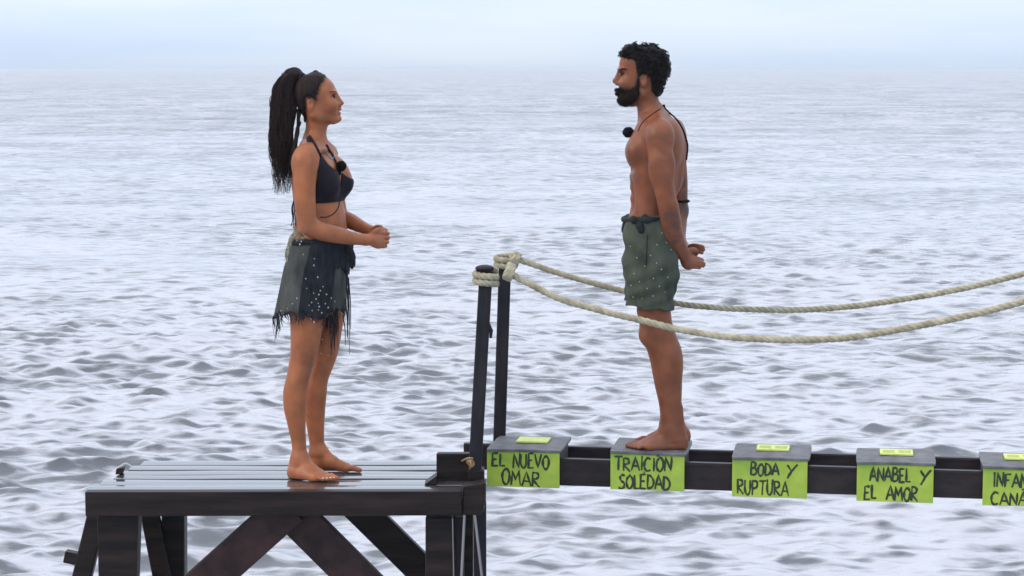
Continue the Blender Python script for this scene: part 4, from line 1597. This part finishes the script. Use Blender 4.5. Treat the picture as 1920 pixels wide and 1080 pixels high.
for (bx_, by_, d) in ((600, 618, -.175), (604, 636, -.175), (602, 663, -.168), (615, 667, -.02), (621, 662, -.01)):
    m.ball(WP(bx_, by_, d), (.0018, .0018, .0026), 7, 5)
tag(m.build("bead", M["bead"], sk, smooth=True), kind="stuff")
m = MB()
for (bx_, y0, by_, d) in ((600, 585, 618, -.175), (604, 585, 636, -.175), (602, 590, 663, -.168), (615, 585, 667, -.02), (621, 585, 662, -.01)):
    m.tube(spline([WP(bx_ - 1, y0, d - .005), WP(bx_ + 1, (y0 + by_) / 2, d - .004), WP(bx_, by_, d)], 6), .0004, 4)
tag(m.build("bead_thread", M["net"], sk, smooth=True), kind="stuff")
m = MB()                                             # corded tassel at the hip
for k in range(9):
    o = g.uniform(-3, 3)
    m.tube(spline([WP(560 + o, 436, -.13), WP(549 + o, 444 + o, -.135), WP(542 + o, 462, -.13), WP(537 + o * .7, 482 + 2 * o, -.125), WP(541 + o, 494, -.125)], 12), [.0045 - .0002 * i for i in range(12)], 6)
for k in range(5):
    o = g.uniform(-2, 2)
    m.tube(spline([WP(551 + o, 424, -.12), WP(557 + o, 436, -.135), WP(565 + o, 446, -.14), WP(573 + o, 447, -.15)], 10), .0036, 6)
tag(m.build("cord_tassel", M["cord"], sk, smooth=True), kind="stuff")

# --- toenails
m = MB()
for j in range(5):
    d2 = np.array((.80, -.42, 0)) / np.linalg.norm((.80, -.42, 0))
    sd2 = np.array((d2[1], -d2[0], 0))
    L = .222
    hl = WP(544, 888, -.098)
    q = np.array((hl[0], YW - .098, 0)) + d2 * L * ((1.0, .985, .95, .905, .85)[j] - .028) + sd2 * (-.026, -.008, .006, .019, .031)[j] * .95 + np.array((0, 0, .0165))
    m.ball(q, (.005, .005, .0025), 8, 5)
tag(m.build("toenail", M["nail"], woman, smooth=True), kind="stuff")

# --- clip microphone on the bikini
mic = empty("microphone", WP(638, 316, -.03))
m = MB()
c = WP(640, 311.5, -.03)
m.ball(c, (.0215, .021, .0225), 18, 12)
g = random.Random(2)
m.v = [tuple(np.array(p) + np.array([g.uniform(-.0012, .0012) for _ in range(3)])) for p in m.v]
m.build("foam_cover", M["foam"], mic, smooth=True)
m = MB()
m.tube([c + np.array((-.004, 0, -.018)), WP(637, 325, -.045), WP(634, 331, -.05)], [.006, .006, .004], 8)
m.build("clip", M["foam"], mic, smooth=True)
tag(mic, "small black foam microphone clipped to the woman's bikini top", "microphone", "clip microphones")

# ================================================================== the man
YM = 9.15
ZB = ZT + 0.0025
MP = lambda x, y, d=0.0: at(x, y, YM + d)
lo, hi = MP(1140, 860), MP(1330, 70)
F = Field((lo[0], YM - .31, ZB - .02), (hi[0], YM + .33, hi[2] + .01), 0.0035)
TH = math.radians(-12)                                # turned a little away: some of his back shows
fw = np.array((-math.cos(TH), -math.sin(TH), 0))
lf = np.array((math.sin(TH), -math.cos(TH), 0))       # his left, towards the camera
F.loft(px_rows([(218, 1204, 1256, .085), (232, 1194, 1271, .150), (250, 1187, 1281, .175), (275, 1182, 1285, .178), (298, 1180, 1284, .172), (318, 1182, 1279, .164), (340, 1183, 1275, .154), (362, 1186, 1270, .147),
                (382, 1184, 1266, .145), (402, 1180, 1265, .148), (430, 1178, 1268, .158), (480, 1178, 1270, .164), (520, 1182, 1266, .160), (545, 1190, 1258, .14)], YM), TH, .01, .03, 2.3)
for s in (-1, 1):
    c = MP(1200, 282) + lf * s * .080 + fw * .006
    F.ell(c, (.042, .080, .052), .045, rot=[fw, lf, (0, 0, 1)])                 # pectorals
    c = MP(1262, 262) + lf * s * .085 - fw * .008
    F.ell(c, (.036, .062, .085), .035, rot=[fw, lf, (0, 0, 1)])                # shoulder blades
    for q, yy in enumerate((330, 350, 371)):
        c = MP(1197, yy) + lf * s * .034 + fw * .001
        F.ell(c, (.026, .033, .021), .022, rot=[fw, lf, (0, 0, 1)])
for s in (-1, 1):
    b0 = MP(1276, 300) + lf * s * .028
    F.ell(b0 + fw * .012, (.03, .034, .13), .03, rot=[fw, lf, (0, 0, 1)])         # long muscles beside the spine
    F.ell(MP(1240, 320) + lf * s * .128, (.062, .03, .085), .03, rot=[fw, lf, (0, 0, 1)])   # lats
F.cone(MP(1292, 250) , MP(1279, 380), .016, .014, .03, cut=True)                   # furrow of the spine
F.cone(MP(1183, 318) + lf * .02, MP(1192, 316) + lf * .11, .007, .006, .02, cut=True)   # below the chest
F.cone(MP(1188, 345) + lf * .07, MP(1192, 390) + lf * .08, .006, .006, .025, cut=True)  # edge of the belly
# neck
F.loft(px_rows([(165, 1190, 1240, .060), (180, 1191, 1235, .060), (195, 1193, 1236, .060), (210, 1196, 1243, .062), (224, 1198, 1252, .075)], YM), 0, .03, .02)
F.chain(px_chain([(1224, 214, .0, .045), (1232, 228, -.08, .042), (1238, 240, -.15, .040)], YM), .03)
F.chain(px_chain([(1224, 214, .0, .045), (1240, 228, .08, .042), (1252, 240, .15, .040)], YM), .03)
F.chain(px_chain([(1202, 234, .03, .012), (1206, 240, -.05, .012), (1218, 246, -.13, .013)], YM), .02)
# head
F.loft(px_rows([(93, 1188, 1228, .040), (98, 1175, 1238, .058), (106, 1166, 1244, .070), (114, 1162, 1248, .077), (126, 1161, 1248, .078), (138, 1162, 1248, .077),
                (148, 1162, 1245, .074), (158, 1161, 1240, .069), (168, 1161, 1232, .064), (178, 1162, 1222, .058), (187, 1164, 1210, .050), (194, 1170, 1200, .036)], YM), 0, .012, .014, 2.25)
F.cone(MP(1164, 132), MP(1154.3, 150.5), .0105, .010, .014)
F.cone(MP(1164, 138), MP(1160, 154), .012, .015, .010)
F.ell(MP(1153.2, 152.5), (.0095, .0105, .009), .010)
for s in (-1, 1):
    F.ell(MP(1157, 157, .012 * s), (.010, .007, .007), .006)
    F.ell(MP(1170, 156, .044 * s), (.024, .022, .022), .02)
    F.ell(MP(1161, 138.8, .035 * s), (.010, .015, .0078), .009, cut=True)
    F.ell(MP(1163, 130.5, .030 * s), (.014, .028, .008), .012)
    F.ell(MP(1207, 151, .074 * s), (.017, .010, .030), .006)
    F.ell(MP(1206, 148, .084 * s), (.009, .006, .016), .005, cut=True)
    F.cone(MP(1203, 176, .056 * s), MP(1172, 190, .018 * s), .018, .016, .025)
F.ell(MP(1157.5, 169), (.009, .022, .006), .006)
F.ell(MP(1158.5, 174.5), (.009, .020, .0065), .006)
F.ell(MP(1167, 188), (.018, .022, .016), .015)
head = F.copy()
# legs
lrow = [(505, 1194, 1256, .072), (535, 1194, 1254, .072), (560, 1195, 1253, .072), (576, 1194, 1256, .074), (586, 1194, 1258, .075), (608, 1199, 1261, .068), (628, 1201, 1267, .062), (640, 1204, 1271, .059), (655, 1212, 1276, .058), (678, 1219, 1279.5, .058),
        (720, 1227, 1279, .053), (761, 1236, 1278, .043), (792, 1238, 1280, .037), (812, 1237, 1283, .037), (822, 1238, 1284, .037)]
F.loft(px_rows(lrow, YM, -.085), 0, .02, .02)
F.ell(MP(1213, 628, -.087), (.030, .036, .034), .03)                            # kneecap
F.loft(px_rows([(y - 6, a + 1, b - 1, w) for y, a, b, w in lrow], YM, .085), 0, .02, .02)
for dy, dx, ax in ((-.075, 0, 0), (.070, 4, -1)):
    hl = MP(1288 + dx, 836, dy)
    hl = np.array((hl[0], YM + dy, ZB))
    d = np.array((-.99, -.06 if dy < 0 else .03, 0))
    d /= np.linalg.norm(d)
    sd_ = np.array((-d[1], d[0], 0)) * (1 if dy < 0 else -1)
    foot(F, hl, hl + d * (.262 if dy < 0 else .240), np.array((MP(1260 + ax, 815, dy)[0], YM + dy, ZB + .075)), sd_, 1.08, ZB, .040)
for dy in (-.095, .085):
    F.ell(MP(1262, 678, dy), (.032, .046, .075), .03)                             # calves
    F.cone(MP(1274, 765, dy), MP(1280, 822, dy), .012, .011, .02)                  # heel tendons
# near (left) arm, held behind the back
F.ell(MP(1238, 258, -.195), (.058, .048, .066), .035)
F.chain(px_chain([(1236, 250, -.175, .052), (1237, 285, -.205, .051), (1241, 325, -.218, .047), (1247, 362, -.222, .042), (1253, 388, -.218, .039)], YM), .025)
F.ell(MP(1230, 318, -.232), (.030, .026, .060), .02)                               # biceps
F.ell(MP(1253, 310, -.222), (.028, .028, .065), .02)                               # triceps
F.cone(MP(1228, 276, -.262), MP(1246, 290, -.262), .006, .005, .02, cut=True)      # below the shoulder muscle
F.chain(px_chain([(1253, 386, -.218, .039), (1257, 408, -.205, .043), (1262, 432, -.178, .040), (1271, 456, -.135, .032), (1280, 474, -.10, .0265)], YM), .018)
# far arm
F.ell(MP(1256, 258, .195), (.055, .048, .066), .035)
F.chain(px_chain([(1256, 250, .175, .052), (1264, 290, .21, .050), (1270, 335, .232, .045), (1272, 378, .232, .041), (1273, 396, .225, .040)], YM), .025)
F.chain(px_chain([(1273, 394, .225, .040), (1271, 420, .19, .039), (1272, 448, .12, .033), (1282, 466, .05, .027), (1288, 474, .01, .025)], YM), .018)
# hands
H = lambda x, y, d: MP(x, y, d)
F.cone(H(1280, 474, -.10), H(1287, 484, -.085), .026, .027, .014)
F.ell(H(1291, 489, -.075), (.034, .020, .040), .014)
for j, (kx, ky, dxx, dyy) in enumerate(((1297, 482, 19, 7), (1299, 488, 20, 8), (1298, 494, 20, 5), (1295, 500, 16, 2))):
    finger(F, [H(kx - 7, ky - 2, -.078), H(kx, ky, -.082), H(kx + dxx * .55, ky + dyy * .35, -.070), H(kx + dxx, ky + dyy * .75, -.044), H(kx + dxx * 1.02, ky + dyy, -.030)], .0098, .0078, .0022)
finger(F, [H(1286, 478, -.095), H(1294, 470, -.098), H(1301, 468, -.086), H(1307, 471, -.072)], .0125, .0095, .008)
F.cone(H(1288, 474, .01), H(1294, 476, -.012), .026, .026, .014)
F.ell(H(1297, 472, -.030), (.032, .026, .026), .014)
for j, (ky, ln) in enumerate(((460, 1.0), (465, 1.15), (471, .8))):
    finger(F, [H(1294, ky + 2, -.030), H(1301, ky, -.040), H(1310, ky + 1, -.052), H(1309 + 9 * ln, ky + 3, -.060)], .0098, .0078, .0022)
F.D[:] = np.maximum(F.D, (-(F.ax[2] - ZB))[None, None, :])
SK_M = (0.172, 0.057, 0.026)
INK = (0.055, 0.045, 0.042)
spots = [(MP(1157, 172), (.010, .022, .008), (.24, .09, .085), .7, .5), (MP(1176, 300, -.085), (.012, .013, .012), (.10, .045, .035), .85, .5), (MP(1205, 625, -.09), (.05, .06, .05), (.15, .06, .036), .6, .9),
         (MP(1240, 838, -.1), (.14, .08, .03), (.24, .10, .062), .6, .9), (MP(1165, 150, -.05), (.03, .03, .03), (.24, .095, .054), .5, .9), (MP(1300, 485, -.06), (.05, .06, .05), (.24, .098, .064), .6, .9),
         (MP(1208, 150, -.085), (.02, .02, .03), (.22, .088, .056), .6, .9)]
g = random.Random(8)
for k in range(26):                                   # tattoos on both forearms and a few on the upper arm
    t = g.random()
    px_, py_ = 1254 + 22 * t + g.uniform(-14, 14), 398 + 62 * t + g.uniform(-4, 4)
    spots.append((MP(px_, py_, -.23 + .07 * t), (g.uniform(.007, .018), .05, g.uniform(.006, .016)), INK, g.uniform(.25, .5), g.uniform(.25, .6)))
for k in range(24):
    t = g.random()
    spots.append((MP(1283 + 6 * g.uniform(-1, 1), 330 + 110 * t, .22), (g.uniform(.008, .02), .06, g.uniform(.008, .02)), INK, g.uniform(.4, .75), .5))
scalp = [(1163, 104), (1176, 108), (1189, 110), (1191, 124), (1193, 138), (1196, 142), (1202, 138), (1210, 137), (1217, 143), (1220, 158), (1222, 172), (1231, 181), (1285, 181), (1285, 60), (1158, 60)]
beard = [(1193, 136), (1191, 150), (1188, 160), (1180, 165), (1170, 166), (1162, 163), (1156, 160.5), (1144, 160), (1144, 201), (1170, 202), (1184, 198), (1194, 188), (1200, 176), (1199, 165), (1199, 150), (1198, 138)]
man = empty("person", (MP(1245, 840)[0], YM, ZB))
tag(man, "bearded barefoot man in olive shorts standing on a box, hands behind his back", "person", "people facing each other")
link("body", F.mesh("man_body", tinter(SK_M, spots, [(scalp, (.008, .006, .006), .95, .010), (beard, (.022, .013, .011), .92, .016)], YM)), M["skin"], man)
for s in (-1, 1):
    m = MB()
    m.ball(MP(1164.4, 138.8, .033 * s), (.009, .0115, .0062), 12, 8)
    m.build("eye", M["eye"], man, smooth=True)
for s in (0, 1):
    m = MB()
    surf_tube(m, head, [(1175, 131), (1170, 129), (1164, 130), (1161.5, 131.5)], .0027, YM, out=.001, far=bool(s))
    surf_tube(m, head, [(1170, 139), (1166, 137), (1162.5, 137.5)], .002, YM, out=.001, far=bool(s))
    m.build("eyebrow", M["curls"], man, smooth=True)


def shell(poly, lo_px, hi_px, off, h, Yp, src, soft=.006, inset=.0):
    a, b = at(lo_px[0], lo_px[1], Yp), at(hi_px[0], hi_px[1], Yp)
    G = Field((a[0], Yp - .13, a[2]), (b[0], Yp + .13, b[2]), h)
    x, y, z = np.meshgrid(*G.ax, indexing='ij')
    G.D = src.sample(np.stack([x, y, z], -1)).astype(np.float32) - off
    G.D = smax(G.D, side_mask(G, poly, Yp) + inset, soft)
    return G


G = shell(scalp, (1150, 200), (1280, 66), .009, .0028, YM, head)
V, _ = surface_nets(G.D, G.lo, G.h)
nrm = V - np.array(MP(1207, 128))
up_ok = V[(V[:, 2] > MP(1200, 176)[2])]
pick = rng.choice(len(up_ok), 420, replace=False)
for i in pick:
    p = up_ok[i]
    n = p - np.array(MP(1207, 134))
    n /= np.linalg.norm(n)
    hgt = np.clip((p[2] - MP(1200, 172)[2]) / .12, 0, 1)
    front = np.clip((p[0] - MP(1166, 90)[0]) / .03, 0, 1)
    r = rng.uniform(.005, .0098) * (.6 + .4 * hgt)
    if p[0] < MP(1196, 0)[0] and p[2] < MP(0, 118)[2]:
        r *= .35
    c = p + n * rng.uniform(-.005, .009) * (.1 + .9 * hgt)
    G.ell(c, (r, r, r * rng.uniform(.7, 1.1)), .0035)
for (x, y, r) in ((1171, 95, .012), (1179, 89, .013), (1190, 87, .015), (1182, 98, .014), (1169, 102, .009), (1208, 95, .014), (1224, 93, .016), (1239, 101, .018), (1247, 111, .017), (1250, 124, .015), (1248, 138, .013), (1242, 152, .010)):
    for d in (-.045, 0, .045):
        G.ell(MP(x, y, d * (1 if x < 1245 else .8) + rng.uniform(-.01, .01)), (r, r * 1.3, r), .012)
link("hair", G.mesh("curly_hair"), M["curls"], man)
m = MB()
gV, _ = surface_nets(G.D, G.lo, G.h)
for i in rng.choice(len(gV), 360, replace=False):      # loose curls
    p = gV[i]
    n = p - np.array(MP(1207, 134))
    n /= np.linalg.norm(n)
    if p[0] < MP(1197, 0)[0] and p[2] < MP(0, 112)[2] or p[2] < MP(0, 165)[2]:
        continue
    a, r = rng.uniform(0, 6.28), rng.uniform(.004, .008)
    t1 = np.cross(n, (0, 0, 1.0)); t1 /= np.linalg.norm(t1) + 1e-6
    t2 = np.cross(n, t1)
    m.tube([p + n * (.001 + .004 * k / 5 * 1.6) + (t1 * math.cos(a + k) + t2 * math.sin(a + k)) * r for k in range(6)], [.0014] * 5 + [.0008], 4)
tag(m.build("curl", M["curls"], man, smooth=True), kind="stuff")
G = shell(beard, (1140, 215), (1215, 128), .0034, .0024, YM, head, .006, .006)
G.ell(MP(1170, 188), (.020, .027, .014), .012)
G.D = smax(G.D, side_mask(G, beard, YM) + .003, .004)
x, y, z = np.meshgrid(*G.ax, indexing='ij')
G.D += (0.0012 * np.sin(x * 900 + 5 * np.sin(z * 300)) * np.sin(z * 800 + y * 500)).astype(np.float32)
G.ell(MP(1155.5, 171.5), (.010, .017, .0035), .003, cut=True)
link("beard", G.mesh("beard"), M["beard"], man)
m = MB()
Q = shell(beard, (1140, 215), (1215, 128), .0010, .0024, YM, head, .003, .001)
bV, _ = surface_nets(np.minimum(Q.D, G.D), G.lo, G.h)
for i in rng.choice(len(bV), 1500, replace=False):
    p = bV[i]
    if abs(p[1] - YM) < .012 and p[0] > MP(1185, 0)[0]:
        continue
    n = p - np.array(MP(1182, 172))
    n /= np.linalg.norm(n)
    q = n * .35 + np.array((-.1, 0, -.7)) + rng.normal(0, .4, 3)
    m.tube([p - n * .001, p + q * .002 + n * .0003, p + q * .0038], [.0009, .0008, .0004], 4)
tag(m.build("beard_hair", M["beard"], man, smooth=True), kind="stuff")

# --- shorts
SF = Field((MP(1150, 600)[0], YM - .26, MP(0, 598)[2]), (MP(1300, 600)[0], YM + .26, MP(0, 392)[2]), .0032)
for s in (-1, 1):
    SF.loft(px_rows([(396, 1174, 1266, .096, 0), (415, 1172, 1268, .098), (440, 1171, 1271, .102), (478, 1170, 1272, .104), (505, 1171, 1271, .104), (530, 1173, 1266, .104), (555, 1175, 1262, .104),
                     (575, 1176, 1261, .105), (600, 1178, 1260.5, .106)], YM, s * .080), 0, .05 if s > 0 else .02, .02, 2.4)
x, y, z = np.meshgrid(*SF.ax, indexing='ij')
ang = np.arctan2(y - YM, x - MP(1220, 500)[0])
tt = np.clip((MP(0, 420)[2] - z) / .3, 0, 1)
wr = (.0065 * tt * np.sin(8 * ang + 6 * z) + .0028 * np.sin(17 * ang + 30 * z) * tt + .0022 * np.sin(60 * z + 4 * ang) * (1 - tt) + .0030 * np.sin(38 * (z + .9 * x)) + .0022 * np.sin(70 * (z - .5 * x) + 4 * np.sin(9 * z))).astype(np.float32)
SF.D += wr * 1.35 + (.0035 * tt * np.sin(5 * ang + 1.3) * np.sin(11 * z + 3 * ang)).astype(np.float32)
# hem: slopes down towards the back of the leg
hz0, hz1 = MP(1177, 577, -.19), MP(1260, 584, -.19)
hemz = hz0[2] + (x - hz0[0]) / (hz1[0] - hz0[0]) * (hz1[2] - hz0[2]) + .006 * np.sin(12 * (x - hz0[0]) / .2) * (y < YM)
SF.D = smax(SF.D, (hemz - z).astype(np.float32), .004)
wz0, wz1 = MP(1172, 405), MP(1266, 397)
wz = wz0[2] + (x - wz0[0]) / (wz1[0] - wz0[0]) * (wz1[2] - wz0[2])
SF.D = smax(SF.D, (z - wz).astype(np.float32), .004)
for s in (-1, 1):                                     # leg openings
    c = MP(1219, 585, s * .092)
    SF.cone(c + np.array((0, 0, -.05)), c + np.array((0, 0, .03)), .085, .070, .004, cut=True)
sh = link("shorts", SF.mesh("shorts"), M["shorts"], man)
m = MB()                                              # dark waistband and its knot
P = []
for t in np.linspace(-math.pi, math.pi, 70):
    c0 = MP(1219, 401)
    u, v = .112 * math.cos(t), .178 * math.sin(t)
    q = np.array((c0[0] + u * math.cos(TH) - v * math.sin(TH), YM + u * math.sin(TH) + v * math.cos(TH), 0))
    zz = wz0[2] + (q[0] - wz0[0]) / (wz1[0] - wz0[0]) * (wz1[2] - wz0[2])
    q[2] = zz - .012
    P.append(q)
m.tube(P, .0125, 8, caps=False)
m.build("waistband", M["dark_cloth"], sh, smooth=True)
m = MB()
for (x0, y0, x1, y1, r) in ((1177, 406, 1168, 436, .013), (1174, 412, 1171, 442, .011), (1196, 408, 1206, 440, .020), (1206, 404, 1222, 424, .018), (1183, 409, 1196, 415, .016), (1204, 425, 1204, 446, .009)):
    d = -.045 if x0 < 1180 else -.150
    m.tube(spline([MP(x0, y0, d), MP((x0 + x1) / 2, (y0 + y1) / 2 + 1, d - .012), MP(x1, y1, d - .004)], 9), [r * f for f in (.6, .85, 1.05, 1.1, 1.1, 1, .95, .8, .45)], 8)
tag(m.build("waist_tie", M["dark_cloth"], sh, smooth=True), kind="stuff")
m = MB()
surf_tube(m, SF, [(1213.5, 441), (1213, 460), (1212.5, 480), (1211.5, 498)], .0028, YM, out=.0005)
m.build("pocket_seam", M["dark_cloth"], sh, smooth=True)
m = MB()
for (x, y) in ((1241, 437), (1232, 459), (1250, 455), (1258, 468), (1231, 493), (1220, 479), (1240, 505), (1209, 499), (1225, 522), (1189, 513), (1236, 537), (1213, 541), (1183, 535), (1224, 555), (1247, 548), (1199, 528), (1252, 520), (1194, 483), (1182, 462), (1187, 557), (1204, 560)):
    p = SF.hit(x, y, YM, .001)
    if p is not None:
        m.ball(p, (.0022, .0012, .0026), 7, 5)
tag(m.build("printed_dot", M["bead"], sh), kind="stuff")

# --- cord round the neck, microphone
mic = empty("microphone", MP(1180, 250, -.02))
m = MB()
c = MP(1178, 248, -.02)
m.ball(c, (.0255, .023, .0225), 18, 12)
g = random.Random(3)
m.v = [tuple(np.array(p) + np.array([g.uniform(-.0014, .0014) for _ in range(3)])) for p in m.v]
m.build("foam_cover", M["foam"], mic, smooth=True)
m = MB()
m.tube([c + np.array((.018, 0, .002)), MP(1190, 246, -.02), MP(1196, 244, -.01)], [.007, .006, .005], 8)
m.build("clip", M["foam"], mic, smooth=True)
tag(mic, "black foam microphone standing out from the bare chest of the man", "microphone", "clip microphones")
m = MB()
surf_tube(m, head, [(1196, 246), (1203, 232), (1213, 222), (1226, 212), (1238, 204)], .0022, YM, out=.001)
m.tube(spline([MP(1238, 204, -.03), MP(1245, 197, -.01), MP(1247, 203, .0), MP(1258, 214, .0), MP(1268, 223, .0), MP(1279, 240, .0), MP(1287, 262, .0), MP(1289.5, 276, .0), MP(1287, 300, 0)], 30), .0036, 6)
m.build("neck_cord", M["foam"], man, smooth=True)
m = MB()
m.tube([MP(1272, 377, .19) + np.array((.045 * math.cos(t), .045 * math.sin(t), 0)) for t in np.linspace(0, 6.283, 24)], .006, 6, caps=False)
m.build("arm_band", M["foam"], man, smooth=True)
